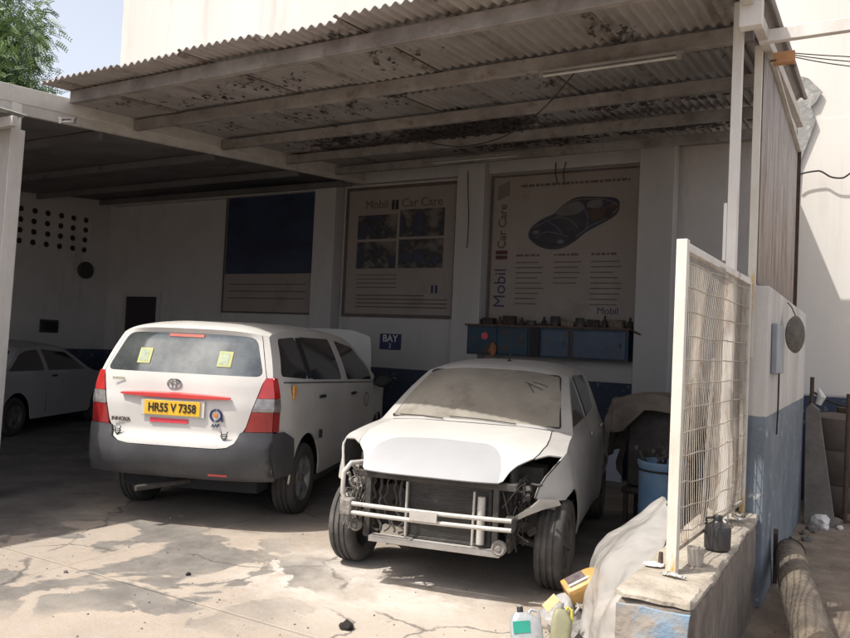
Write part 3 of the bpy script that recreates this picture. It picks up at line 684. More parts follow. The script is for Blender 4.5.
# ---- right-hand low wall, tall wall, fence, side screen
pw = empty('low_wall', (-.75, 4.5, 0), label='rough low cement wall with flaking blue paint at its near end', cat='wall')
def rough_box(x0, x1, y0, y1, z0, z1, n=(5, 34, 9), amp=.012, seed=0.):
    bm = bmesh.new(); nx, ny, nz = n; idx = {}
    V = []; F = []
    def vid(i, j, k):
        if (i, j, k) not in idx:
            x = x0 + (x1-x0)*i/nx; y = y0 + (y1-y0)*j/ny; z = z0 + (z1-z0)*k/nz
            p = Vector((x, y, z)); q = noise.noise_vector(p*4 + Vector((seed, 0, 0)))*amp + noise.noise_vector(p*14)*amp*.5
            e = (i in (0, nx)) + (j in (0, ny)) + (k in (nz,))
            if e >= 2:
                c = Vector(((x0+x1)/2, (y0+y1)/2, (z0+z1)/2)); q += Vector((c.x-x, 0 if j not in (0, ny) else (c.y-y)*.1, c.z-z)).normalized()*.018*(1+noise.noise(p*6))
            idx[(i, j, k)] = len(V); V.append(p + q)
        return idx[(i, j, k)]
    for a in range(nx):
        for b in range(ny):
            F.append((vid(a, b, nz), vid(a+1, b, nz), vid(a+1, b+1, nz), vid(a, b+1, nz)))
    for a in range(nx):
        for c in range(nz):
            F.append((vid(a, 0, c), vid(a+1, 0, c), vid(a+1, 0, c+1), vid(a, 0, c+1))); F.append((vid(a, ny, c), vid(a, ny, c+1), vid(a+1, ny, c+1), vid(a+1, ny, c)))
    for b in range(ny):
        for c in range(nz):
            F.append((vid(0, b, c), vid(0, b, c+1), vid(0, b+1, c+1), vid(0, b+1, c))); F.append((vid(nx, b, c), vid(nx, b+1, c), vid(nx, b+1, c+1), vid(nx, b, c+1)))
    return V, F
V, Fc = rough_box(-.92+.75, -.60+.75, 3.34-4.5, 5.5-4.5, 0, .575, n=(8, 48, 14))
MB().add(V, Fc, True).build('wall_body', MT['parapet_side'], pw)
V, Fc = rough_box(-.925+.75, -.597+.75, 3.325-4.5, 3.345-4.5, 0, .57, n=(10, 1, 16), amp=.010, seed=3.)
MB().add(V, Fc, True).build('painted_end', MT['parapet'], pw)
V, Fc = rough_box(-.925+.75, -.597+.75, 3.335-4.5, 5.5-4.5, .572, .605, n=(8, 60, 2), amp=.010, seed=5.)
MB().add(V, Fc, True).build('cement_cap', MT['parapet_top'], pw)

tw = empty('side_wall', (-.64, 7.2, 0), label='tall side wall, white above and blue below, beyond the wire fence', cat='wall')
MB().box(-.085, .07, 5.5-7.2, 8.9-7.2, 0, 2.10).build('wall_body', MT['tallwall'], tw, bevel=.008)
mbx = MB().box(0, .035, -.26, .26, -.17, .17).build('meter_box', MT['greybox'], bevel=.006); mbx.location = (-.568, 5.92, 1.69); tag(mbx, 'flat grey-blue metal box fixed to the white part of the side wall', 'meter box')
MB().tube([(.02, .1, -.17), (.02, .1, -.45), (.02, .06, -.6)], .006).build('conduit', MT['wire'], mbx)
dk = empty('woven_lid', (-.475, 6.35, 1.81), label='oval grey woven lid hanging against the side wall', cat='lid')
MB().lathe([(.002, -.03), (.08, -.028), (.125, -.012), (.14, 0), (.13, .012), (.08, .02), (.002, .02)], 30, 'y', mtx=Matrix.Rotation(R(68), 3, 'Z')).build('lid', MT['basket'], dk)
MB().tube([(0, 0, .13), (-.03, .02, .2), (-.06, .02, .24)], .004).build('hook', MT['wire'], dk)

scr = empty('sheet_screen', (-.655, 5.55, 2.12), label='dusty pale brown corrugated sheet screen standing on the side wall', cat='screen')
v = []; f = []; n = 420
for i in range(n+1):
    y = i/n*2.75; a = .007*math.sin(2*math.pi*y/.042); top = 1.60 - .02*y
    for z in (0.0, top*.5, top): v.append((a, y, z))
for i in range(n):
    for j in range(2): f.append((i*3+j, (i+1)*3+j, (i+1)*3+j+1, i*3+j+1))
so_ = MB().add(v, f, True).build('sheets', MT['sheet_brown'], scr, fix=False); s3 = so_.modifiers.new('t', 'SOLIDIFY'); s3.thickness = .003
MB().bar((.022, 0, 1.61), (.022, 2.78, 1.55), .03, .025).build('top_rail', MT['beam'], scr)
MB().bar((.022, 2.75, 0), (.022, 2.75, 1.55), .03, .03).build('end_rail', MT['rust'], scr)

fe = empty('wire_fence', (-.77, 3.74, .6), label='cream framed wire mesh fence panel standing on the low wall', cat='fence')
fd = Vector((.075, 1.73, 0)); fl = fd.length; fu = fd.normalized()
def fp(u, z, o=0): return Vector((fu.x*u + fu.y*o, fu.y*u - fu.x*o, z))
MB().bar(fp(0, 0), fp(0, 1.565), .05, .05, up=tuple(fu)).build('frame_post', MT['yellowbox'], fe, bevel=.003)
MB().bar(fp(fl, .0), fp(fl, 1.52), .035, .035, up=tuple(fu)).build('frame_post', MT['yellowbox'], fe, bevel=.003)
MB().bar(fp(.025, 1.535), fp(fl-.018, 1.52), .035, .04).build('top_rail', MT['whitebox'], fe, bevel=.003)
MB().bar(fp(.025, .10), fp(fl-.018, .08), .02, .02).build('bottom_rail', MT['wiregal'], fe)
mw = MB()
def warp(u, z):
    e = math.sin(math.pi*u/fl); return (.035*noise.noise(Vector((u*1.6, z*1.4, 2))) + .03*max(0, .55-z)*noise.noise(Vector((u*5, z*3, 9))))*e*2
for i in range(12):
    z = .17 + i*.118; mw.tube([fp(.02 + (fl-.04)*k/16, z + (.018*noise.noise(Vector((k*.5, i*1.7, 0))) if z < .6 else .004*noise.noise(Vector((k*.5, i, 0)))) - (.03*math.sin(k/16*3.14) if z < .5 else 0), warp((fl)*k/16, z) + .004) for k in range(17)], .0035, 5, cap=False)
nv = 54
for i in range(1, nv):
    u = fl*i/nv; mw.tube([fp(u + .01*noise.noise(Vector((i*1.3, k*.4, 5)))*(1 if k < 6 else .3), .1 + 1.42*k/12, warp(u, .1 + 1.42*k/12)) for k in range(13)], .0023, 4, cap=False)
mw.build('wire_mesh', MT['wiregal'], fe)
bb = MB().box(-.085, .075, -.012, .012, 0, 1.50).build('backing_board', MT['stone'], bevel=.003); bb.location = (-.80, 5.40, .605); tag(bb, 'tall dusty grey board filling the gap behind the far half of the wire fence', 'board')
# grey plank leaning behind the mesh
pk = MB().bar((0, 0, 0), (.03, .05, 1.0), .10, .022, up=(1, 0, 0)).build('leaning_plank', MT['stone'], bevel=.003); pk.location = (-.83, 4.86, .605); tag(pk, 'narrow grey plank leaning behind the wire mesh', 'plank')

# ---- things fixed to the back wall
def wallposter(name, x0, x1, z0, z1, label, mat='poster'):
    e = empty(name, (x0, WY-.005, z0), label=label, cat='poster')
    MB().box(0, x1-x0, -.02, 0, 0, z1-z0).build('panel', MT[mat], e)
    return e, (x1-x0), (z1-z0)
def tline(mb, x0, x1, z, h=.018, dash=False):
    if not dash: mb.box(x0, x1, -.0245, -.0215, z-h/2, z+h/2); return
    x = x0
    while x < x1:
        w = random.uniform(.03, .11); mb.box(x, min(x+w, x1), -.0245, -.0215, z-h/2, z+h/2); x += w + .02
def frame_(e, W_, H_, t=.045):
    MB().box(0, W_, -.032, -.0205, 0, t).box(0, W_, -.032, -.0205, H_-t, H_).box(0, t, -.032, -.0205, t, H_-t).box(W_-t, W_, -.032, -.0205, t, H_-t).build('border', MT['posterborder'], e)
RX = (R(90), 0, 0)
# poster with the car drawing
e, Wd, Hd = wallposter('wall_poster', -4.74, -2.60, 1.93, 4.06, 'large tan poster with a printed car above three text columns')
frame_(e, Wd, Hd, .03)
tb = MB(); tline(tb, .45, Wd-.15, Hd-.17, .035, True); tb.build('headline', MT['ink'], e)
text('vertical_lettering', 'Mobil', .25, MT['inknavy'], (.19, -.023, .52), (R(90), R(-90), 0), e, sx=1.0)
text('vertical_lettering', 'Car Care', .175, MT['ink'], (.19, -.023, 1.40), (R(90), R(-90), 0), e, bold=.003, sx=.95)
MB().box(.10, .28, -.025, -.0215, .93, .985).box(.10, .28, -.025, -.0215, 1.0, 1.055).build('numeral_mark', MT['inkred'], e)
hb = MB()
for k in range(7):
    z0 = 1.78 + k*.03; hb.poly([(.1, -.0215, z0), (.28, -.0215, z0+.07), (.28, -.0215, z0+.085), (.1, -.0215, z0+.015)], (0, -.003, 0))
hb.build('striped_mark', MT['ink'], e)
# drawing of a car seen three-quarter from above
def cpts(c): return [(px, -.0215, pz) for px, pz in c]
def smooth2(pts, n=6):
    out = []; K = len(pts)
    for i in range(K):
        p0, p1, p2, p3 = (Vector(pts[(i+j-1) % K]) for j in range(4))
        for k in range(n):
            t = k/n; q = .5*((2*p1) + (p2-p0)*t + (2*p0-5*p1+4*p2-p3)*t*t + (3*p1-p0-3*p2+p3)*t**3); out.append((q.x, q.y))
    return out
body = [(.60, 1.22), (.62, 1.36), (.78, 1.48), (.95, 1.55), (1.10, 1.68), (1.28, 1.76), (1.55, 1.75), (1.80, 1.72), (1.86, 1.63), (1.82, 1.50), (1.62, 1.38), (1.42, 1.28), (1.25, 1.15), (1.05, 1.06), (.80, 1.08)]
MB().poly(cpts(smooth2(body)), (0, -.003, 0)).build('printed_car', MT['carblue'], e)
MB().poly([(x, -.0248, z) for x, z in smooth2([(.98, 1.54), (1.12, 1.66), (1.30, 1.70), (1.38, 1.60), (1.22, 1.52)])], (0, -.002, 0)).poly([(x, -.0248, z) for x, z in smooth2([(1.42, 1.62), (1.46, 1.70), (1.62, 1.70), (1.60, 1.60)])], (0, -.002, 0)).build('printed_windows', MT['carlight'], e)
MB().poly([(x, -.0248, z) for x, z in smooth2([(.62, 1.22), (.80, 1.12), (1.05, 1.10), (1.24, 1.19), (1.04, 1.14), (.82, 1.16)])], (0, -.002, 0)).build('printed_bumper', MT['black'], e)
dr2 = MB()
for pts in ([(.64, 1.36), (.84, 1.44), (1.02, 1.50), (1.20, 1.44), (1.30, 1.34)], [(.98, 1.54), (1.14, 1.69), (1.36, 1.73), (1.66, 1.71), (1.84, 1.62)], [(1.28, 1.22), (1.48, 1.36), (1.70, 1.46), (1.84, 1.58)], [(.70, 1.22), (.86, 1.30), (1.06, 1.26), (1.22, 1.20)], [(1.38, 1.60), (1.44, 1.46), (1.42, 1.34)], [(.80, 1.48), (1.0, 1.36), (1.10, 1.24)]):
    c_ = [CR(pts, (len(pts)-1)*k/16) for k in range(17)]
    for p_, q_ in zip(c_, c_[1:]): dr2.bar((p_[0], -.0262, p_[1]), (q_[0], -.0262, q_[1]), .003, .012, up=(0, 0, 1))
dr2.bar((.7, -.0240, 1.2), (1.84, -.0240, 1.6), .0005, .002).build('printed_outlines', MT['carlight'], e)
MB().poly([(x, -.0252, z) for x, z in smooth2([(1.40, 1.56), (1.50, 1.44), (1.66, 1.46), (1.84, 1.56), (1.80, 1.68), (1.64, 1.60)])], (0, -.001, 0)).build('printed_rear_panel', MT['rust'], e)
for x, z in ((.70, 1.30), (1.06, 1.16)):
    MB().poly([(x + .05*math.cos(a*.5236), -.0275, z + .03*math.sin(a*.5236)) for a in range(12)], (0, -.001, 0)).build('printed_headlamp', MT['carlight'], e)
for x, z in ((1.22, 1.22), (1.72, 1.52)):
    MB().poly([(x + .05*math.cos(a*.5236), -.0275, z + .085*math.sin(a*.5236)) for a in range(12)], (0, -.002, 0)).build('printed_wheel', MT['black'], e)
tb = MB()
for c0 in (.42, .98, 1.5):
    tline(tb, c0, c0+.34, .98, .03, True)
    for k in range(9 if c0 != .98 else 5): tline(tb, c0, c0 + random.uniform(.30, .42), .88 - k*.072, .014)
tb.build('text_columns', MT['ink'], e)
text('logo_lettering', 'Mobil', .13, MT['inknavy'], (1.75, -.023, .22), RX, e)
# poster with four photographs
e, Wd, Hd = wallposter('wall_poster', -7.30, -5.27, 1.99, 4.04, 'tan poster with four dark photographs and a line of title lettering')
frame_(e, Wd, Hd, .05)
text('title_lettering', 'Mobil', .19, MT['ink'], (.58, -.023, 1.76), RX, e)
MB().box(.86, .91, -.025, -.0215, 1.67, 1.82).box(.93, .98, -.025, -.0215, 1.67, 1.82).build('numeral_mark', MT['black'], e)
text('title_lettering', 'Car Care', .19, MT['ink'], (1.40, -.023, 1.76), RX, e)
for (a, b_, c, d) in ((.24, .97, 1.22, 1.60), (1.02, 1.80, 1.24, 1.66), (.24, .97, .76, 1.18), (1.02, 1.80, .76, 1.20)):
    MB().box(a, b_, -.025, -.0215, c, d).build('photograph', MT['photo'], e)
tb = MB()
for k in range(4): tline(tb, .26, 1.0, .66 - k*.065, .014)
for k in range(4): tline(tb, .26, 1.9 if k else 1.5, .34 - k*.06, .018)
tb.build('text_lines', MT['ink'], e)
MB().box(1.62, 1.66, -.025, -.0215, .38, .5).box(1.69, 1.73, -.025, -.0215, .38, .5).build('numeral_mark', MT['inknavy'], e)
# dark poster
e, Wd, Hd = wallposter('wall_poster', -9.92, -7.86, 2.0, 4.14, 'dark night-blue poster with tan lower band on the left part of the wall')
frame_(e, Wd, Hd, .03)
MB().box(.05, Wd-.05, -.026, -.0215, .68, Hd-.06).build('picture', MT['posterdark'], e)
tb = MB()
for k in range(3): tline(tb, .15, Wd-.2, .50 - k*.12, .016)
tb.build('text_lines', MT['ink'], e)
# BAY sign
bs = empty('bay_sign', (-6.36, WY-.01, 1.62), label='small dark BAY sign on the wall behind the raised bonnet', cat='sign')
MB().box(-.19, .19, -.015, 0, -.12, .12).build('plate', MT['navy'], bs, bevel=.003)
text('lettering', 'BAY', .15, MT['white'], (0, -.017, .045), RX, bs, bold=.002)
text('lettering', '2', .10, MT['white'], (0, -.017, -.065), RX, bs)
# wall-hung blue cabinets with clutter on top
cab = empty('wall_cabinet', (-4.92, WY-.28, 1.50), label='row of grimy blue steel cabinets on the wall under the car poster', cat='cabinet')
MB().box(0, 2.28, .02, .27, 0, .40).build('carcass', MT['blue'], cab)
for x0, x1, mm in ((.03, .46, 'blue'), (.49, .92, 'blue'), (1.12, 1.50, 'blue2'), (1.56, 2.25, 'blue2')):
    d = MB().box(x0, x1, 0, .018, .02, .37).build('cabinet_door', MT[mm], cab, bevel=.004)
    MB().box(x1-.07, x1-.05, -.010, -.001, .17, .23).build('handle', MT['rust'], d)
MB().box(.95, 1.09, -.01, .018, 0, .40).build('divider', MT['darkroom'], cab)
MB().box(-.03, 2.31, -.02, .28, .40, .425).build('top_board', MT['shelfjunk'], cab)
MB().lathe([(.002, -.004), (.05, -.003), (.05, 0)], 20, 'y', c=(.28, 0, .26)).build('round_sticker', MT['redtape'], cab)
kinds = [('oil_tin', 'tin'), ('parts_box', 'carton'), ('bottle', 'bottle')]
x = .04; idx = 0
spots_txt = ['at the left end', 'second from the left end', 'third from the left', 'left of the middle', 'over the left doors', 'just left of the divider', 'over the divider', 'just right of the divider', 'right of the middle', 'over the pale doors', 'third from the right', 'second from the right', 'near the right end', 'at the right end']
while x < 2.2 and idx < 14:
    nm, ct = kinds[(idx*7 + idx//3) % 3]; w = random.uniform(.13, .17); h = random.uniform(.05, .13)
    if ct == 'bottle':
        o = MB().lathe([(.002, 0), (.035, 0), (.035, h*.7), (.015, h*.85), (.015, h+.03), (.002, h+.03)], 14).build(nm, MT[random.choice(['shelfjunk', 'rust', 'debris'])])
    elif ct == 'tin':
        o = MB().lathe([(.002, 0), (w*.4, 0), (w*.42, .006), (w*.4, .012), (w*.4, h), (w*.42, h+.005), (.002, h+.002)], 18).build(nm, MT[random.choice(['rust', 'shelfjunk', 'enginedark'])])
    else:
        o = MB().box(-w/2, w/2, -.06, .06, 0, h).box(-w/2-.004, w/2+.004, -.064, .064, h, h+.008).build(nm, MT[random.choice(['shelfjunk', 'debris', 'dryleaf'])], bevel=.004)
        o.rotation_euler = (0, 0, random.uniform(-.3, .3))
    o.location = (-4.92 + x + w/2, WY-.16 + random.uniform(-.04, .04), 1.927)
    tag(o, 'dusty brown %s on top of the blue cabinets, %s' % (ct, spots_txt[idx]), ct, 'clutter on top of the blue cabinets')
    x += w + .012; idx += 1
rg = MB().tube([(0, 0, .17), (.01, -.01, .12), (0, -.02, .06), (.01, -.01, 0)], [.015, .05, .06, .035], 10).build('hanging_rag', MT['rag']); rg.location = (-4.50, WY-.30, 1.50)
for v_ in rg.data.vertices: v_.co += noise.noise_vector(v_.co*22)*.012
tag(rg, 'orange-brown rag hanging in front of the blue cabinet', 'rag')
# grime-blackened pipe by the pillar
pp = MB().tube([(0, 0, 0), (.02, 0, .18), (.01, 0, .34)], .03, 10).build('wall_pipe', MT['debris']); pp.location = (-5.26, WY-.06, 1.38); tag(pp, 'short sooty pipe on the wall left of the middle pillar', 'pipe')
# pipe stub on the right pillar
sp = MB().tube([(0, 0, .02), (.05, -.02, 0), (.12, -.04, -.03)], .012, 8).build('wall_hook', MT['rust']); sp.location = (-2.60, WY-.27, 1.88); tag(sp, 'small rusty hook sticking out of the right pillar', 'hook')
# fluorescent lamps
def lamp(a, b_, label):
    a, b_ = Vector(a), Vector(b_); e = empty('tube_lamp', a, label=label, cat='lamp'); d = b_ - a
    MB().bar((0, 0, .03), d + Vector((0, 0, .03)), .03, .02).build('batten', MT['batten'], e, bevel=.003)
    u = d.normalized(); MB().tube([u*.04, d - u*.04], .011, 12).build('tube', MT['tube'], e)
    MB().bar(u*.01 + Vector((0, 0, .005)), u*.04 + Vector((0, 0, .005)), .03, .04).bar(d - u*.04 + Vector((0, 0, .005)), d - u*.01 + Vector((0, 0, .005)), .03, .04).build('end_cap', MT['batten'], e)
lamp((-2.24, 5.45, 3.70), (-1.17, 5.45, 3.70), 'unlit tube lamp under the roof at upper right')
lamp((-5.0, 8.65, 3.97), (-3.75, 8.65, 3.97), 'unlit tube lamp near the back wall above the posters')
lamp((-6.36, 4.27, 3.46), (-6.19, 4.32, 3.46), 'short unlit lamp beside the top of the left post')
# drooping cable and wires
def cable(pts, r, label, name='cable', cat='cable'):
    P_ = []
    for i in range(len(pts)-1):
        for k in range(8): P_.append(CR(pts, i + k/8))
    P_.append(pts[-1]); o = MB().tube([Vector(p) - Vector(pts[0]) for p in P_], r, 6).build(name, MT['wire']); o.location = pts[0]; return tag(o, label, cat)
cable([(-1.95, 5.46, 3.70), (-2.35, 5.8, 3.55), (-2.9, 6.3, 3.52), (-3.6, 6.75, 3.60), (-4.1, 6.8, 3.72)], .006, 'black cable drooping under the roof from the tube lamp')
cable([(-3.74, 9.84, 4.15), (-3.73, 9.82, 4.0), (-3.70, 9.82, 3.86)], .008, 'short cable end hanging above the car poster')
cable([(-3.60, 9.84, 4.15), (-3.62, 9.82, 3.98), (-3.59, 9.82, 3.84)], .008, 'second cable end hanging just right of the other above the car poster')
cable([(-5.02, 9.72, 4.1), (-5.0, 9.72, 3.8), (-4.97, 9.72, 3.4), (-4.98, 9.72, 3.0)], .006, 'thin wire running down the middle pillar')
for k in range(3):
    cable([(-.52, 5.6, 3.66 + .01*k), (-.2, 5.75, 3.60 + .03*k), (.4, 5.9, 3.50 + .05*k), (1.6, 6.2, 3.5 + .07*k)], .0035,
          ['lowest of the three thin wires running right from the wood block', 'middle one of the three thin wires running right from the wood block', 'topmost of the three thin wires running right from the wood block'][k], 'wire', 'wire')
cable([(-.80, 9.9, 3.75), (-.72, 9.9, 3.80), (-.55, 9.9, 3.82), (-.42, 9.9, 3.74), (-.30, 9.9, 3.72), (-.1, 9.9, 3.85), (.3, 9.9, 3.95)], .010, 'black cable looping across the sunlit facade at right')

# broken asbestos sheet above the screen
ab = MB(); pts = [(-.93, 3.3), (-.95, 4.6), (-.86, 4.80), (-.75, 4.87), (-.66, 4.83), (-.60, 4.75), (-.52, 4.66), (-.58, 4.54), (-.63, 4.50), (-.575, 4.33), (-.66, 4.05), (-.73, 3.85), (-.76, 3.3)]
ab.poly([(x*1.034+.8, -.01*math.sin(x*30), 1.62+(z-1.62)*1.034-3.3) for x, z in pts], (0, .03, 0))
a_ = ab.build('broken_sheet', MT['asbestos'], bevel=.004); a_.location = (-.80, 9.95, 3.3); tag(a_, 'jagged broken grey asbestos sheet beyond the corrugated side screen', 'sheet')
MB().bar((-.06, -.012, 0.1), (-.06, -.012, .5), .03).build('support', MT['rust'], a_)

# ---- right-hand yard
sl1 = empty('stone_slab', (-.42, 8.75, 0), label='narrow grey stone slab leaning against the far end of the side wall', cat='slab')
MB().poly([(-.13, .15, 1.12), (-.08, .15, 1.18), (.0, .1, 1.12), (.18, -.15, .0), (-.10, -.15, 0)], (.0, .05, .01)).build('slab', MT['stone'], sl1, bevel=.006)
pl = MB().tube([(0, 0, 0), (0, 0, 1.45)], .02, 8).build('iron_pole', MT['rust']); pl.location = (-.50, 8.98, 0); tag(pl, 'thin dark iron pole standing at the far end of the side wall', 'pole')
tk = empty('water_tank', (-.13, 9.52, 0), label='big brown rounded tank against the back wall at the right edge', cat='tank')
MB().lathe([(.002, 0), (.40, 0), (.43, .04), (.43, .30), (.415, .33), (.43, .36), (.43, .66), (.415, .69), (.43, .72), (.43, .93), (.40, 1.02), (.30, 1.06), (.002, 1.09)], 36).build('tank_body', MT['tank'], tk)
MB().lathe([(.002, 1.13), (.15, 1.13), (.16, 1.06)], 20).build('lid', MT['rust'], tk)
p2 = MB().tube([(0, 0, 0), (.01, 0, 1.3)], .022, 8).build('iron_pole', MT['rust']); p2.location = (-.17, 8.92, 0); tag(p2, 'rusty upright pole in front of the brown tank', 'pole')
cable([(-.5, 9.3, 1.28), (-.25, 9.2, 1.17), (.1, 9.15, 1.16), (.5, 9.2, 1.2)], .012, 'sagging black hose over the brown tank')
wr = MB().tube([(0, 0, 0), (.03, 0, .08), (.0, .01, .17)], [.03, .045, .012], 8).build('white_bag', MT['white']); wr.location = (-.45, 9.2, 1.16); tag(wr, 'small white bag hanging by the far end of the side wall', 'bag')
lg = MB(); P_ = [Vector((0, 0, 0)), Vector((.04, -.35, -.03)), Vector((.10, -.75, -.06)), Vector((.20, -1.3, -.11)), Vector((.31, -1.9, -.15))]
lg.tube(P_, [.09, .10, .105, .105, .10], 18)
l_ = lg.build('log', MT['log']); l_.location = (-.44, 6.05, .27); tag(l_, 'thick weathered log lying down along the right side of the low wall', 'log')
for v_ in l_.data.vertices: v_.co += noise.noise_vector(v_.co*6)*.012
MB().lathe([(.002, 0), (.094, 0), (.097, -.01)], 18, 'y', c=(0, .004, 0)).build('cut_end', MT['stone'], l_)
ib = MB().bar((0, 0, 0), (.02, -.25, .42), .03, .05).build('iron_bar', MT['rust'], bevel=.003); ib.location = (-.55, 6.2, .0); tag(ib, 'dark iron bar propping the log beside the low wall', 'bar')
stk = MB().tube([(0, 0, 0), (.05, -.25, .02), (.12, -.5, .02)], .012, 6).build('stick', MT['rust']); stk.location = (-.58, 7.75, .03); tag(stk, 'short dark stick lying on the dirt right of the side wall', 'stick')
def rock(name, loc, s, mat, label, cat, seed=0, squash=.7, group=None, sub=2):
    bm = bmesh.new(); bmesh.ops.create_icosphere(bm, subdivisions=sub, radius=1)
    for v in bm.verts:
        n = noise.noise(v.co*1.6 + Vector((seed, seed*2.3, 0))); v.co *= (1 + .45*n + .2*noise.noise(v.co*4 + Vector((seed, 0, 0)))); v.co.z *= squash
    me = bpy.data.meshes.new(name); bm.to_mesh(me); bm.free(); me.materials.append(mat)
    o = bpy.data.objects.new(name, me); COL.objects.link(o); o.scale = (s, s*.8, s); o.location = (loc[0], loc[1], loc[2] + s*squash*.6); o.rotation_euler = (0, 0, seed)
    return tag(o, label, cat, group)
rub = [(-.42, 8.25, .07), (-.33, 8.45, .05), (-.47, 8.05, .045), (-.25, 8.7, .08), (-.38, 8.6, .10), (-.15, 9.0, .07), (-.44, 7.8, .05), (-.2, 8.55, .04), (-.05, 8.9, .06)]
for k, (x, y, s) in enumerate(rub):
    rock('rubble', (x, y, 0), s, MT[('stone', 'white', 'dryleaf')[k % 3]], 'lump of grey or whitish rubble in the heap at the foot of the leaning slab', 'rubble', seed=k+1, group='rubble heap at the foot of the leaning slab')
rock('stone', (-2.50, 3.60, 0), .042, MT['debris'], 'single dark stone on the sunlit concrete in the foreground', 'stone', 3.3)
rock('pebble', (-3.9, 3.75, 0), .018, MT['debris'], 'small dark pebble on the damp concrete in front of the van', 'pebble', 1.3)
rock('pebble', (-4.55, 3.3, 0), .016, MT['stone'], 'tiny grey pebble on the damp concrete near the left edge', 'pebble', 2.7)
# scattered grit (countless)
gm = MB()
for _ in range(900):
    x = random.uniform(-7, -.95); y = random.uniform(2.6, 6.2) if random.random() < .7 else random.uniform(2.8, 3.9); s = random.choice([.002, .003, .004, .006, .009]) * random.uniform(.6, 1.2)
    if random.random() < .45: x = random.gauss(-1.35, .3); y = random.gauss(4.4, .7)
    a = random.uniform(0, 6.28)
    gm.add([(x + s*math.cos(a+t), y + s*math.sin(a+t), 0.001) for t in (0, 2.1, 4.2)] + [(x, y, s)], [(0, 1, 3), (1, 2, 3), (2, 0, 3)])
for _ in range(400):
    x = random.uniform(-.5, 1.2); y = random.uniform(4.5, 9.6); s = random.choice([.004, .008, .012]) ; a = random.uniform(0, 6.28)
    gm.add([(x + s*math.cos(a+t), y + s*math.sin(a+t), 0.001) for t in (0, 2.1, 4.2)] + [(x, y, s)], [(0, 1, 3), (1, 2, 3), (2, 0, 3)])
tag(gm.build('grit', MT['stone']), 'fine grit and crumbs scattered over the concrete', 'grit', kind='stuff')

# ---- inner right corner of the bay
dr_ = empty('blue_drum', (-1.48, 6.72, 0), label='open blue plastic drum full of scrap behind the fence post', cat='drum')
MB().lathe([(.002, .01), (.19, .01), (.20, .03), (.20, .30), (.207, .32), (.20, .34), (.205, .66), (.217, .68), (.217, .71), (.20, .715), (.195, .68), (.185, .30), (.002, .28)], 36).build('drum_body', MT['drum'], dr_)
MB().lathe([(.205, .63), (.212, .635), (.212, .645), (.205, .65)], 36).build('strap', MT['wire'], dr_)
for k, (dx, dy, l, t) in enumerate(((-.12, -.05, .22, .8), (-.05, -.1, .2, -.7), (.03, -.08, .2, .9), (.0, .02, .25, -.2), (-.13, .02, .16, 1.3))):
    e = empty('scrap_rod', (-1.48 + dx, 6.72 + dy, .66), label=['bent black rod leaning out of the drum to the left', 'black lever lying over the drum rim', 'short black rod on the right of the scrap in the drum', 'upright dark shaft in the drum scrap', 'flat dark strip at the left rim of the drum'][k], cat='scrap metal')
    d = Vector((math.sin(t)*l*-.6, -.02, l*.7)); MB().tube([(0, 0, 0), d*.6, d + Vector((.03, 0, -.02))], .014, 8).build('rod', MT['enginedark'], e)
    MB().lathe([(.002, .015), (.018, .015), (.018, -.01), (.002, -.01)], 14, 'y', c=d).build('knob', MT['enginedark'], e)
# engine stand under a brown tarpaulin
es = empty('engine_stand', (-1.72, 7.62, 0), label='dark machine on a stand hidden under the brown tarpaulin', cat='machine')
MB().box(-.26, .3, -.2, .22, .35, 1.12).box(-.3, .34, -.24, .26, .28, .34).build('machine_body', MT['enginedark'], es, bevel=.02)
for a in (-.26, .28):
    for b_ in (-.2, .2): MB().bar((a, b_, 0), (a, b_, .3), .04).build('leg', MT['rust'], es)
tp = []; tf = []; nx, ny = 46, 40
for i in range(nx+1):
    for j in range(ny+1):
        u = (i/nx)*1.75 - 1.0; v = (j/ny - .5)*1.3
        hx, hy = .36, .30
        ex = max(0, abs(u) - hx); ey = max(0, abs(v) - hy)
        x = max(-hx, min(hx, u)) + math.copysign(ex*.10, u) + .02*noise.noise(Vector((u*5, v*5, 0))); y = max(-hy, min(hy, v)) + math.copysign(ey*.12, v)
        fold = .035*math.sin(v*17 + u*3)*min(1, ex*6) + .035*math.sin(u*16 + 1)*min(1, ey*6)
        if ex > 0: x += math.copysign(fold, u)*.8
        if ey > 0: y += fold*.8
        z = 1.17 - min(.9*ex + .9*ey, .9) + .05*noise.noise(Vector((u*3, v*3, 1))) - .08*(u/hx)**2*.3*(ex == 0)
        z += .05*math.cos(u*5)*(ex == 0 and ey == 0)
        if u > -.25 and ey > 0: z += ey*.62*min(1, (u+.25)*5)
        tp.append((x, y, z))
for i in range(nx):
    for j in range(ny): tf.append((i*(ny+1)+j, (i+1)*(ny+1)+j, (i+1)*(ny+1)+j+1, i*(ny+1)+j+1))
tpo = MB().add(tp, tf, True).build('tarpaulin', MT['cloth'], fix=False); tpo.location = (-1.74, 7.60, 0.02)
s4 = tpo.modifiers.new('t', 'SOLIDIFY'); s4.thickness = .006; tag(tpo, 'brown tarpaulin draped over the machine behind the blue drum', 'tarpaulin')
bd = empty('leaning_board', (-2.88, 9.70, 0), label='pale blue-grey board leaning on the dado right of the hatchback', cat='board')
MB().poly([(-.16, -.1, 0), (.26, -.1, 0), (.18, .16, .62), (-.05, .16, .66)], (0, .02, .01)).build('board', MT['board'], bd, bevel=.004)

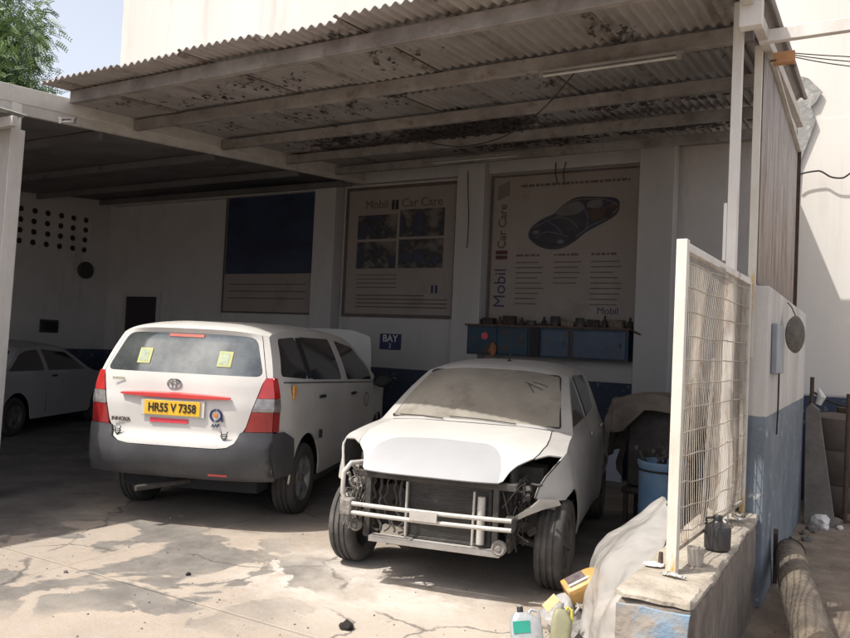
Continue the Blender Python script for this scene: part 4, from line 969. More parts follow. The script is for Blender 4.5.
# ---- things on the low wall
ZP = .607
jc = empty('plastic_canister', (-.665, 4.33, ZP), label='black plastic canister with a cap standing on the low wall', cat='canister')
MB().lathe([(.002, 0), (.058, 0), (.066, .008), (.067, .105), (.060, .125), (.030, .142), (.024, .150), (.002, .150)], 28).build('canister_body', MT['jerry'], jc)
MB().lathe([(.002, .178), (.020, .178), (.023, .174), (.023, .150)], 20).build('cap', MT['jerry'], jc)
MB().tube([(-.055, 0, .12), (-.06, 0, .155), (-.02, 0, .165)], .008, 8).build('handle', MT['jerry'], jc)
gl = MB().lathe([(.030, 0), (.030, .004), (.036, .085), (.039, .088), (.041, .086), (.0345, .0), (.002, 0), (.002, .006), (.030, .006)], 24).build('tumbler', M('scratched_clear_plastic', (.62, .58, .52), .25, col2=(.5, .46, .42), trans=.55, coat=.3)); gl.location = (-.70, 3.93, ZP); tag(gl, 'scratched clear tumbler on the low wall beside the fence post', 'tumbler')
MB().lathe([(.033, .060), (.0375, .061), (.0375, .068), (.033, .069)], 24).build('band', MT['engine'], gl)
def foil_(name, loc, L_, w, rz, mat, label, cat):
    v = []; f = []; n, m = 16, 8
    for i in range(n+1):
        for j in range(m+1):
            u = i/n*2-1; q = j/m*2-1; ww = w*math.sqrt(max(0, 1-u*u*.92)); p = Vector((u*L_/2, q*ww/2, .012*(1-q*q)*(1-u*u)))
            p.z += abs(noise.noise(Vector((u*4, q*4, loc[0]*9))))*.012; v.append(p)
    for i in range(n):
        for j in range(m): f.append((i*(m+1)+j, (i+1)*(m+1)+j, (i+1)*(m+1)+j+1, i*(m+1)+j+1))
    o = MB().add(v, f, False).build(name, mat, fix=False); o.location = loc; o.rotation_euler = (0, 0, rz); s = o.modifiers.new('t', 'SOLIDIFY'); s.thickness = .003; return tag(o, label, cat)
foil_('foil_wrapper', (-.745, 3.66, ZP+.006), .115, .035, R(-8), MT['foil'], 'crumpled silver foil wrapper at the near end of the low wall', 'wrapper')
pt = foil_('crushed_plate', (-.865, 3.79, ZP+.004), .10, .07, R(10), MT['white'], 'crushed white paper plate on the low wall left of the fence post', 'plate')
MB().lathe([(.002, .05), (.010, .05), (.012, 0), (.002, 0)], 10).build('bottle_top', MT['rust'], pt).location = (.03, .02, .01)
for k in range(26):
    a = random.uniform(0, 6.28); x = -.69 + random.gauss(0, .05); y = 5.2 + random.gauss(0, .16); s = random.uniform(.02, .05)
    if not (-.9 < x < -.62 and y < 5.45): continue
    o = mesh_obj('dry_leaf', [(0, -s/2*.5, .0), (s, 0, .012), (0, s/2*.5, .004), (-s*.8, 0, .01)], [(0, 1, 2, 3)], MT['dryleaf'] if k % 4 else MT['white']); o.location = (x, y, ZP + .003 + .02*random.random()); o.rotation_euler = (random.uniform(-.4, .4), random.uniform(-.4, .4), a)
    tag(o, 'dry leaf or paper scrap in the litter at the far end of the low wall', 'litter', 'litter at the far end of the low wall')
# milky plastic sheet slumped over the wall's inner edge
v = []; f = []; n, m = 70, 34
lft = [(-1.13, 5.28, .64), (-1.24, 5.15, .55), (-1.36, 5.03, .47), (-1.44, 4.93, .40), (-1.48, 4.80, .30), (-1.46, 4.64, .16), (-1.42, 4.49, .06), (-1.36, 4.30, .012)]
rgt = [(-.93, 4.60, .68), (-.93, 4.26, .60), (-.955, 4.11, .55), (-.99, 4.0, .48), (-1.02, 3.91, .42), (-1.03, 3.84, .34), (-1.03, 3.77, .24), (-1.03, 3.71, .015)]
for i in range(n+1):
    A_ = Vector(CR(lft, i/n*7)); B_ = Vector(CR(rgt, i/n*7))
    for j in range(m+1):
        t = j/m; p = A_.lerp(B_, t); bulge = math.sin(t*math.pi)**.7
        p += Vector((-.03, -.06, .07))*bulge*(1 - .35*i/n)
        p += Vector((-.4, -.6, .5))*(.020*math.sin(t*9 + i*.10 + 1.2*math.sin(i*.13)) + .010*math.sin(t*19 + i*.06))
        p += noise.noise_vector(p*5)*.022 + noise.noise_vector(p*11)*.007
        p.z = max(p.z, .006 + .01*abs(noise.noise(p*9))); v.append(p)
for i in range(n):
    for j in range(m): f.append((i*(m+1)+j, (i+1)*(m+1)+j, (i+1)*(m+1)+j+1, i*(m+1)+j+1))
ps = MB().add([p - Vector((-1.2, 4.2, 0)) for p in v], f, True).build('plastic_sheet', MT['plastic'], fix=False); ps.location = (-1.2, 4.2, 0)
tag(ps, 'milky plastic sheet slumped over the inner edge of the low wall', 'plastic sheet')

# ---- pile of empty oil cans
def can_body(name, loc, rot, mat, w, d, h, parent=None, label=None, cat='oil can'):
    e = empty(name, loc, label=label, cat=cat); e.rotation_euler = rot; e.scale = (.86, .86, .86)
    v = []; f = []; rings = [(0, .93), (.03, 1.), (.30, 1.), (.62, 1.), (.78, .93), (.90, .70), (1., .42)]
    def sq(a, n=5.): c, s = math.cos(a), math.sin(a); k = (abs(c)**n + abs(s)**n)**(-1/n); return c*k, s*k
    K = 28
    for z, s in rings:
        for k in range(K):
            x, y = sq(2*math.pi*k/K); cx = 0 if z < .75 else -w*.12*(z-.75)*4
            v.append((cx + x*w/2*s, y*d/2*(s*.5+.5), z*h))
    for i in range(len(rings)-1):
        for k in range(K): f.append((i*K+k, i*K+(k+1) % K, (i+1)*K+(k+1) % K, (i+1)*K+k))
    f.append(tuple(range(K))[::-1]); f.append(tuple((len(rings)-1)*K+k for k in range(K)))
    MB().add(v, f, True).build('can_body', mat, e)
    return e
def can_extras(e, w, d, h, capm, handm, labm, th=.010):
    MB().lathe([(.002, .035), (.018, .035), (.02, .03), (.02, 0)], 18, c=(-w*.13, 0, h)).build('cap', capm, e)
    MB().tube([(w*.10, 0, h*.93), (w*.22, 0, h*1.06), (w*.42, 0, h*1.0), (w*.46, 0, h*.80), (w*.44, 0, h*.62)], th, 8).build('handle', handm, e)
    if labm: MB().box(-w*.36, w*.36, -d/2-.002, -d/2+.004, h*.12, h*.62).build('label_panel', labm, e, bevel=.003)
# coordinates below: near the left foot of the low wall
c1 = can_body('oil_can', (-1.475, 4.33, .215), (R(-62), R(8), R(-52)), MT['yellowcan'], .19, .13, .26, label='yellow oil can with a dark label lying on top of the pile', cat='oil can'); can_extras(c1, .19, .13, .26, MT['black'], MT['yellowcan'], MT['canlabel'], .014)
MB().box(.035, .055, -.0685, -.066, .03, .18).build('white_stripe', MT['white'], c1)
c2 = can_body('oil_can', (-1.54, 3.93, .005), (R(-20), R(-6), R(30)), MT['silver'], .20, .13, .22, label='silver oil can with a teal label at the front of the pile', cat='oil can'); can_extras(c2, .20, .13, .22, MT['black'], MT['silver'], None)
MB().box(-.085, .02, -.068, -.062, .10, .17).build('label_panel', MT['green'], c2)
c3 = can_body('oil_can', (-1.41, 4.05, .005), (R(-8), R(4), R(20)), MT['olive'], .13, .11, .24, label='pale olive can with a yellow handle beside the silver can', cat='oil can'); can_extras(c3, .13, .11, .24, MT['greyrag'], MT['yellowhandle'], None)
c4 = can_body('oil_can', (-1.54, 4.22, .06), (R(-40), R(25), R(-25)), MT['greyrag'], .17, .13, .22, label='crumpled grey oil can with a yellow patch in the middle of the pile', cat='oil can'); can_extras(c4, .17, .13, .22, MT['white'], MT['greyrag'], None)
MB().box(-.088, -.02, -.067, -.062, .05, .16).build('label_panel', MT['yellowcan'], c4)
rock('crumpled_bag', (-1.42, 4.30, 0), .13, MT['greyrag'], 'crumpled grey bag wedged between the oil cans and the plastic sheet', 'bag', 4.1, sub=3)
rock('crumpled_bag', (-1.66, 3.86, 0), .05, MT['white'], 'small white crumpled bag at the left foot of the can pile', 'bag', 5.2, sub=3)

# ------------------------------------------------------------------ the white people carrier
INN = (-5.30, 5.39)
van = empty('people_carrier', (INN[0], INN[1], 0), R(90+20), label='white people carrier parked nose-in with yellow number plate and raised bonnet', cat='car')
def w_van(x, z):
    y = .868
    if z > 1.08: y -= .215*((z-1.08)/.6)**1.5
    if z < .5: y -= .05*((.5-z)/.25)**2*.5
    if x < -.38: y -= .058*min(1.8, ((-.38-x)/.40))**1.7
    if x > 2.9: y -= .20*((x-2.9)/.75)**2
    y += .008*math.exp(-((z-1.02)/.04)**2)
    return y
C = [(-.80, .41), (-.90, .47), (-.945, .60), (-.93, .72), (-.895, .765), (-.885, .80), (-.885, 1.0), (-.865, 1.12), (-.845, 1.25), (-.70, 1.60), (-.72, 1.655), (-.55, 1.70), (-.1, 1.735), (.8, 1.745), (1.5, 1.71), (2.05, 1.62), (2.95, 1.12), (3.25, 1.06), (3.6, .90), (3.70, .70), (3.72, .5), (3.6, .28)]
E = [(-.70, .41), (-.76, .47), (-.79, .60), (-.785, .72), (-.775, .765), (-.765, .80), (-.765, 1.0), (-.75, 1.12), (-.735, 1.25), (-.60, 1.57), (-.57, 1.61), (-.44, 1.645), (-.0, 1.675), (.8, 1.685), (1.45, 1.655), (1.9, 1.57), (2.80, 1.06), (3.05, 1.0), (3.35, .86), (3.42, .70), (3.42, .5), (3.35, .28)]
S = Surf(C, E, w_van, 4.)
rr = (-1, 0, 0)
tail = S.by(1, 0, 10)
def ye(z):
    q = S.sof(1, z, 0, 10); e = CR(E, q); return w_van(e[0], e[1])
U = [(.60, .815), (.575, .80), (.545, .72), (.49, .685), (.40, .672)]
bump_out = [(-1, .42), (1, .42), (1, .815)] + [(y, z) for y, z in U] + [(-y, z) for y, z in U[::-1]] + [(-1, .815)]
bump_out = [(max(-.9, min(.9, y)), z) for y, z in bump_out]
bp_ = patch('rear_bumper', tail, bump_out, MT['darkplastic'], van, rr, sp=.045, off=.02, th=.03)
MB().box(-.962, -.956, -.52, -.36, .46, .475).build('bumper_reflector', MT['darkredlens'], bp_)
gate_out = [(y-.006 if y > 0 else y+.006, z+.006) for y, z in [(.60, .815), (.575, .80), (.545, .72), (.49, .685), (.40, .672), (-.40, .672), (-.49, .685), (-.545, .72), (-.575, .80), (-.60, .815)]]
gate_out = gate_out + [(-.615, .86), (-.715, 1.22), (-.735, 1.27), (-.62, 1.655), (.62, 1.655), (.735, 1.27), (.715, 1.22), (.615, .86)]
gl_out = rnd([(-.715, 1.275), (.715, 1.275), (.595, 1.615), (-.595, 1.615)], .07, 6)
gt = patch('tailgate', tail, gate_out, MT['wpaint'], van, rr, holes=[gl_out], sp=.04, off=.0, th=.012)
rgl = patch('rear_glass', tail, [(y*1.012, z + (.004 if z > 1.4 else -.004)) for y, z in gl_out], MT['rearglass'], van, rr, sp=.05, off=-.004, th=.005)
for yy in (.36, -.37):
    wst = patch('window_sticker', tail, [(yy-.06, 1.345), (yy+.06, 1.345), (yy+.06, 1.475), (yy-.06, 1.475)], MT['sticker'], rgl, rr, sp=.04, off=.0015, th=.001)
    patch('sticker_print', tail, [(yy-.035, 1.36), (yy+.045, 1.36), (yy+.045, 1.46), (yy-.035, 1.46)], MT['stickerin'], rgl, rr, sp=.04, off=.003, th=.001)
patch('high_stop_lamp', tail, [(-.14, 1.582), (.18, 1.582), (.18, 1.608), (-.14, 1.608)], MT['pinklens'], rgl, rr, sp=.04, off=.004, th=.006)
# D pillars and roof
def Epoly(q0, q1, n): return [(w_van(*CR(E, q0+(q1-q0)*k/n)), CR(C, q0+(q1-q0)*k/n)[1]) for k in range(n+1)]
for sg in (1, -1):
    pts = [(sg*.741, 1.27), (sg*.627, 1.655)] + [(sg*y, z) for y, z in Epoly(9.9, 8.05, 14)]
    patch('rear_pillar', tail, pts, MT['wpaint'], van, rr, sp=.04, off=0, th=.012)
    # lamp cluster: strip side
    def yin(z): return .622 + (.722-.622)*(z-.86)/.36 if z > .86 else .606 + (z-.82)*.4
    zs = [.822, .985, 1.095, 1.265]
    mats = ['darkredlens', 'clearlens', 'redlens']
    lampo = None
    for k in range(3):
        z0, z1 = zs[k] + (.003 if k else 0), zs[k+1]
        zz = [z0 + (z1-z0)*i/5 for i in range(6)]
        pts = [(sg*yin(z), z) for z in zz] + [(sg*(ye(z)-.001), z) for z in zz[::-1]]
        o1 = patch('lamp_cluster' if k == 0 else 'lens', tail, pts, MT[mats[k]], van if k == 0 else lampo, rr, sp=.03, off=.012, th=.02)
        if k == 0: lampo = o1
        eq = lambda z: CR(E, S.sof(1, z, 0, 10))[0]
        pts = [(eq(z)+.001, z) for z in zz] + [(-.68, z) for z in zz[::-1]]
        patch('lens', S.side(sg), pts, MT[mats[k]], lampo, (0, sg, 0), sp=.03, off=.012, th=.02)
roof_f = S.by(0, 10, 16)
# roof panel with windscreen opening; strip coordinates (y, x)
def Ex(q0, q1, n): return [(w_van(*CR(E, q0+(q1-q0)*k/n))+.0, CR(C, q0+(q1-q0)*k/n)[0]) for k in range(n+1)]
ed = Ex(10.0, 16, 40)
ro_out = [(y, x) for y, x in ed] + [(-y, x) for y, x in ed[::-1]]
ws = rnd([(-.60, 2.12), (.60, 2.12), (.70, 2.88), (-.70, 2.88)], .06)
patch('roof_panel', roof_f, ro_out, MT['wpaint'], van, (0, 0, 1), holes=[ws], sp=.06, th=.012)
patch('windscreen', roof_f, [(y*1.01, x) for y, x in ws], MT['glass'], van, (0, 0, 1), sp=.07, off=-.004, th=.005)
# sides
def edge_at(x0, x1, q0, q1, n=30):
    out = [tuple(CR(E, q0+(q1-q0)*k/n)) for k in range(n+1)]
    return [p for p in out if x0 <= p[0] <= x1]
AR = .385
def belt(x): return 1.262 - .052*max(0, x+.7)/1.0 * .72
for sg in (1, -1):
    sd = S.side(sg); o_ = (0, sg, 0)
    qg = rnd([(-.60, belt(-.60)+.02), (.02, belt(.02)), (.02, 1.62), (-.44, 1.60)], .05)
    # rear quarter with glass opening
    top = edge_at(-9, .085, 8.05, 13)
    pts = [(-.674, .822), (-.674, 1.262), (-.73, 1.266)] + top + [(.085, CR(E, 12.1)[1])] + [(.085, .90), (.20, .80), (.30, .665)] + arc(0, .335, AR+.02, 50, 180, 18) + [(-.41, .335), (-.41, .74), (-.674, .80)]
    pts = [(x, z) for x, z in pts if not (x > .0852 and z > .95)]
    q_ = patch('rear_quarter', sd, pts, MT['wpaint'], van, o_, holes=[qg], sp=.05, th=.015)
    patch('window', sd, [(x, z) for x, z in qg], MT['glass'], q_, o_, sp=.06, off=-.003, th=.004)
    # bumper wrap to the wheel arch
    patch('bumper_corner', sd, [(-.72, .43), (-.42, .43)] + [(-.40, .5), (-.395, .62), (-.415, .735), (-.60, .81)] + [(-.765, .81), (-.787, .62)], MT['darkplastic'], van, o_, sp=.05, off=.02, th=.03)
    patch('window_divider', sd, [(.015, belt(.02)+.005), (.135, belt(.13)+.003), (.135, 1.615), (.015, 1.612)], MT['seal'], van, o_, sp=.06, off=.002, th=.003)
    # rear door
    rg2 = rnd([(.13, belt(.13)-.002), (1.14, belt(1.14)), (1.08, 1.615), (.13, 1.625)], .05)
    def etop(x0, x1, n=12):
        out = []
        for k in range(n+1):
            x = x0 + (x1-x0)*k/n; a, b_ = 10., 17.
            for _ in range(26):
                mm = (a+b_)/2
                if CR(E, mm)[0] < x: a = mm
                else: b_ = mm
            out.append((x, CR(E, a)[1] - .002))
        return out
    pts = etop(.092, 1.215) + [(1.22, .30), (.42, .30)] + arc(0, .335, AR+.02, 5, 52, 8) + [(.205, .80), (.092, .90)]
    d1 = patch('rear_door', sd, pts, MT['wpaint'], van, o_, holes=[rg2], sp=.05, th=.015)
    patch('window', sd, rg2, MT['glass'], d1, o_, sp=.06, off=-.003, th=.004)
    # front door
    fg = rnd([(1.33, belt(1.33)), (2.42, belt(2.42)), (2.36, belt(2.42)+.12), (1.86, 1.535), (1.26, 1.605)], .04)
    pts = etop(1.225, 2.55) + [(2.50, .95), (2.44, .30), (1.228, .30)]
    d2 = patch('front_door', sd, pts, MT['wpaint'], van, o_, holes=[fg], sp=.05, th=.015)
    patch('window', sd, fg, MT['glass'], d2, o_, sp=.06, off=-.003, th=.004)
    pts = [(2.445, .30), (2.505, .95), (2.556, 1.20)] + [p for p in etop(2.56, 3.34)] + [(3.41, .70), (3.41, .42)] + [(3.2, .335)] + arc(2.80, .335, AR, 0, 180, 18) + [(2.42+.03, .30)]
    pts = [p for p in pts if p[0] >= 2.44]
    patch('front_fender', sd, pts, MT['wpaint'], van, o_, sp=.05, th=.015)
    patch('sill', sd, [(.36, .235), (2.45, .235), (2.45, .295), (.36, .295)], MT['darkplastic'], van, o_, sp=.06, off=.0, th=.02)
    # handles
    for (hx, hz, dd) in ((.36, 1.06, d1), (1.50, 1.03, d2)):
        y = sg*(w_van(hx, hz) + .02)
        hh_ = MB().bar((hx-.08, y, hz), (hx+.08, y, hz), .022, .03, up=(0, 0, 1)).build('handle', MT['seal'], dd, bevel=.008)
    # waist line and marker
    MB().tube([(x, sg*(w_van(x, belt(x)-.03)+.004), belt(x)-.03) for x in [(-.58+.15*k) for k in range(21)]], .005, 6).build('waist_strip', MT['seal'], van)
    # added black liner that shuts light out of the panel gaps
    patch('gap_blackout', lambda x, z: (x, sg*(w_van(x, z)-.035), z), [(-.70, .5), (-.70, 1.22), (-.55, 1.54), (.0, 1.64), (.8, 1.655), (1.45, 1.63), (1.85, 1.54), (2.75, 1.05), (3.3, .85), (3.3, .5), (3.2, .45)] + arc(2.80, .335, .42, 5, 175, 12) + [(2.35, .25), (.43, .25)] + arc(0, .335, .42, 5, 175, 12), MT['blackgap'], van, o_, sp=.12, th=.005)
    mm_ = empty('mirror', (2.50, sg*.90, 1.10)); mm_.parent = van
    MB().lathe([(.002, -.03), (.07, -.03), (.10, 0), (.105, .04), (.09, .075), (.002, .085)], 16, 'x').build('mirror_housing', MT['seal'], mm_).scale = (.9, 1.1, .85)
    mm_.location = (2.52, sg*.97, 1.13)
    MB().bar((2.5, sg*.82, 1.08), (2.5, sg*.92, 1.10), .04).build('mirror_arm', MT['seal'], van)
mk = MB().box(-.47, -.39, -.886, -.868, 1.13, 1.20).box(-.455, -.405, -.884, -.866, 1.08, 1.13).build('amber_marker', MT['amber'], van, bevel=.004)
MB().lathe([(.075, 0), (.085, .003), (.085, -.003), (.075, 0)], 24, 'y', c=(2.15, -.877, .92)).build('door_emblem', MT['ink'], van)
MB().box(.33, .36, -.90, -.875, .66, .74).build('mud_flap', MT['seal'], van)
# floor, arches, underbody
MB().box(-.55, 3.3, -.62, .62, .26, .40).build('underbody', MT['blackgap'], van)
MB().tube([(-.55, .0, .33), (-.95, .28, .31)], .025, 10).build('exhaust_pipe', MT['enginedark'], van)
for x in (0, 2.75):
    for sg in (1, -1): wheel(van, x, sg*.755, sg, .325, .205, MT['tyre'], MT['rim'], MT['rimdust'], 5)
# raised bonnet
bn = patch('bonnet', lambda y, u: (2.98 + u*.50 - .10*u*u, y*(.94-.10*u*u), 1.10 + u*.68 + .05*math.cos(y*1.8)), rnd([(-.74, 0), (.74, 0), (.68, .82), (.4, .9), (-.4, .9), (-.68, .82)], .05), MT['wpaint'], van, (0, 0, 1), sp=.08, th=.02)
MB().tube([(3.45, .5, .85), (3.30, .52, 1.55)], .006, 6).build('bonnet_prop', MT['enginedark'], van)
nose = patch('front_panel', S.by(1, 21, 18), [(-.7, .3), (.7, .3), (.7, .88), (-.7, .88)], MT['wpaint'], van, (1, 0, 0), sp=.08, th=.02)
# tailgate fittings
plt = MB().box(-.912, -.902, -.235, .265, .925, 1.045).build('number_plate', MT['yplate'], van, bevel=.003)
text('plate_lettering', 'HR55 V 7358', .098, MT['black'], (-.914, .015, .984), (R(90), 0, R(-90)), plt, sx=.80, bold=.0022)
MB().box(-.902, -.896, -.27, .30, .915, 1.055).build('plate_recess', MT['wpaint'], van, bevel=.006)
gp = MB()
ys = [.50 - .98*k/16 for k in range(17)]
v = []; f = []
for y in ys:
    t = 1 - abs((y-.01)/.49)**2.2; hh = .008 + .018*t; xx = tail(y, 1.09)[0]
    v += [(xx-.008, y, 1.09-hh), (xx-.035-.012*t, y, 1.085-hh*.5), (xx-.035-.012*t, y, 1.09+hh*.6), (xx-.008, y, 1.09+hh)]
for i in range(16):
    for k in range(4): f.append((i*4+k, i*4+(k+1) % 4, (i+1)*4+(k+1) % 4, (i+1)*4+k))
f += [(0, 1, 2, 3), (67, 66, 65, 64)]
gp.add(v, f).build('garnish_bar', MT['redtrim'], gt)
MB().box(-.897, -.890, -.125, .215, .862, .897).build('reflector_tape', MT['redtape'], gt)
# oval emblem
def ring(rx, rz_, c, t=.006, n=36): return [(c[0], c[1] + rx*math.cos(2*math.pi*k/n), c[2] + rz_*math.sin(2*math.pi*k/n)) for k in range(n+1)]
ec = (-.892, .03, 1.185)
ec = (tail(.03, 1.185)[0]-.006, .03, 1.185)
MB().tube(ring(.062, .041, ec), .0055, 6).tube(ring(.021, .038, ec), .0045, 6).tube(ring(.044, .016, (ec[0], ec[1], ec[2]+.018)), .0045, 6).build('emblem', MT['chrome'], gt)
text('model_lettering', 'INNOVA', .042, MT['ink'], (tail(.44, .875)[0]-.006, .49, .868), (R(90), 0, R(-90)), gt, bold=.002, sx=1.05)
text('small_lettering', 'TOYOTA', .028, MT['olive'], (tail(.47, 1.2)[0]-.006, .55, 1.205), (R(90), 0, R(-90)), gt, bold=.001)
# round party sticker: broken navy ring with an orange centre
sc_ = (tail(-.36, .93)[0]-.005, -.365, .945)
rgm = MB()
for a0, a1 in ((95, 250), (270, 440)):
    pts = []
    for k in range(15):
        a = R(a0 + (a1-a0)*k/14); pts.append((sc_[0], sc_[1] - .047*math.cos(a), sc_[2] + .047*math.sin(a)))
    rgm.tube(pts, .009, 6)
rgm.bar((sc_[0], sc_[1]-.045, sc_[2]+.03), (sc_[0], sc_[1]-.058, sc_[2]-.05), .016, .006, up=(1, 0, 0)).build('ring_sticker', MT['navy'], gt)
MB().lathe([(.002, -.004), (.017, -.003), (.018, 0)], 16, 'x', c=sc_).build('sticker_centre', MT['orange'], gt)
text('sticker_lettering', 'AAP', .038, MT['navy'], (sc_[0]-.002, sc_[1], sc_[2]-.085), (R(90), 0, R(-90)), gt, bold=.001)
for (yy, zz) in ((.50, .775), (-.455, .785)):
    c = tail(yy+.02, zz-.03); x = c[0]-.012; q = MB()
    q.tube([(x, yy+.03, zz+.035), (x, yy+.022, zz+.01), (x, yy+.02, zz-.02), (x, yy, zz-.035), (x, yy-.02, zz-.02), (x, yy-.022, zz+.01), (x, yy-.03, zz+.035)], .0045, 5)
    q.tube([(x, yy+.033, zz-.003), (x, yy-.033, zz-.003)], .005, 5).tube([(x, yy+.02, zz+.012), (x, yy-.02, zz+.012)], .004, 5).tube([(x, yy+.028, zz-.018), (x, yy-.028, zz-.018)], .003, 5)
    q.build('line_sticker', MT['black'], gt)

# ------------------------------------------------------------------ the stripped white hatchback
SWA = (-2.54, 4.92)
hb_ = empty('hatchback', (SWA[0], SWA[1], 0), R(-90+11.5), label='white hatchback with front bumper and headlamps removed, facing the camera', cat='car')
def w_h(x, z):
    y = .825
    if z > .86:
        t = min(1., (z-.86)/.16); y -= .060*t*t*(3-2*t)
    if z > .98: y -= .155*((z-.98)/.42)**1.15
    if z < .42: y -= .04*((.42-z)/.2)**2
    if x > .05: y -= .165*((x-.05)/.40)**1.5
    if x < -2.35: y -= .14*((-2.35-x)/.5)**2
    fl = math.exp(-((math.hypot(x, z-.30)-.40)/.09)**2); fr = math.exp(-((math.hypot(x+2.39, z-.30)-.40)/.09)**2)
    y += .022*max(fl, fr)*(z > .25)
    return y
C = [(.64, .738), (.61, .775), (.46, .868), (.20, .952), (-.08, 1.0), (-.34, 1.03), (-.40, 1.035), (-.80, 1.27), (-1.18, 1.435), (-1.32, 1.468), (-1.75, 1.505), (-2.2, 1.495), (-2.65, 1.42), (-2.74, 1.38), (-2.93, 1.02), (-3.00, .90), (-3.02, .70), (-3.0, .35)]
E = [(.46, .742), (.44, .765), (.34, .845), (.09, .925), (-.18, .968), (-.42, .99), (-.48, 1.0), (-.84, 1.21), (-1.16, 1.36), (-1.30, 1.395), (-1.72, 1.43), (-2.15, 1.415), (-2.55, 1.34), (-2.62, 1.30), (-2.80, 1.0), (-2.84, .90), (-2.86, .70), (-2.84, .35)]
S = Surf(C, E, w_h, 3.6)
fx = S.by(0, 0, 13); up = (0, 0, 1)
# bonnet
hr_ = [(.15, .622), (.33, .622), (.45, .620), (.475, .602), (.50, .53), (.535, .46), (.58, .40), (.615, .35), (.635, .28), (.655, .10), (.645, -.10), (.62, -.335)]
hood = [(-y, x) for y, x in hr_[::-1]] + [(0, .622)] + hr_
hood = hood[::-1]
def hoodf(y, x):
    p = list(fx(y, x)); p[2] += .010*math.exp(-((abs(y)-.42)/.12)**2)*max(0, 1-((x-.05)/.45)**2); return p
pin = rnd([(.445, .70), (.45, .52), (.40, .34), (.30, .20), (-.10, .17), (-.36, .22), (-.47, .36), (-.45, .70)], .06, 5)
pin = [p for p in pin if p[1] < .618]; i0 = max(range(len(pin)), key=lambda i: pin[i][0] + pin[i][1]*.5); pin = pin[i0:] + pin[:i0]
if pin[1][1] > pin[0][1]: pin = pin[::-1]
pA = [(.447, .6205)] + pin + [(-.452, .6205)]
pr_ = pA + [(-.30, .622), (0, .622), (.30, .622)]
side_r = [p for p in hr_ if p[0] > .452 or p[1] < .60]
hood = [(-.452, .6205)] + pin[::-1] + [(.447, .6205)] + side_r + [(-y, x) for y, x in side_r[::-1]]
bon = patch('bonnet', hoodf, hood, MT['hoodpaint'], hb_, up, sp=.03, off=.004, th=.010)
patch('primer_patch', hoodf, pr_, MT['primer'], bon, up, sp=.03, off=.004, th=.010)
# cowl and wipers
patch('cowl', fx, [(-.64, -.34), (.64, -.34), (.66, -.405), (-.66, -.405)], MT['enginedark'], hb_, up, sp=.04, off=-.008, th=.01)
for y0, y1 in ((.35, -.18), (-.22, -.60)):
    a = fx(y0, -.41); b_ = fx(y1, -.435); MB().tube([(a[0]+.02, a[1], a[2]+.008), ((a[0]+b_[0])/2+.006, (a[1]+b_[1])/2, (a[2]+b_[2])/2+.014), (b_[0]+.006, b_[1], b_[2]+.010)], .004, 6).build('wiper', MT['enginedark'], hb_)
# roof, A pillars with windscreen opening
def Exs(q0, q1, n): return [(w_h(*CR(E, q0+(q1-q0)*k/n)), CR(C, q0+(q1-q0)*k/n)[0]) for k in range(n+1)]
ed = Exs(5.9, 13, 50)
ws = rnd([(-.675, -.425), (.675, -.425), (.560, -1.175), (-.560, -1.175)], .03, 4)
patch('roof_panel', fx, ed + [(-y, x) for y, x in ed[::-1]], MT['dustpaint'], hb_, up, holes=[ws], sp=.045, th=.012)
wsc = patch('windscreen', fx, [(y*1.008, x) for y, x in ws], MT['dustglass'], hb_, up, sp=.06, off=-.004, th=.005)
def band(f, o, i): return [f(*p) for p in o]
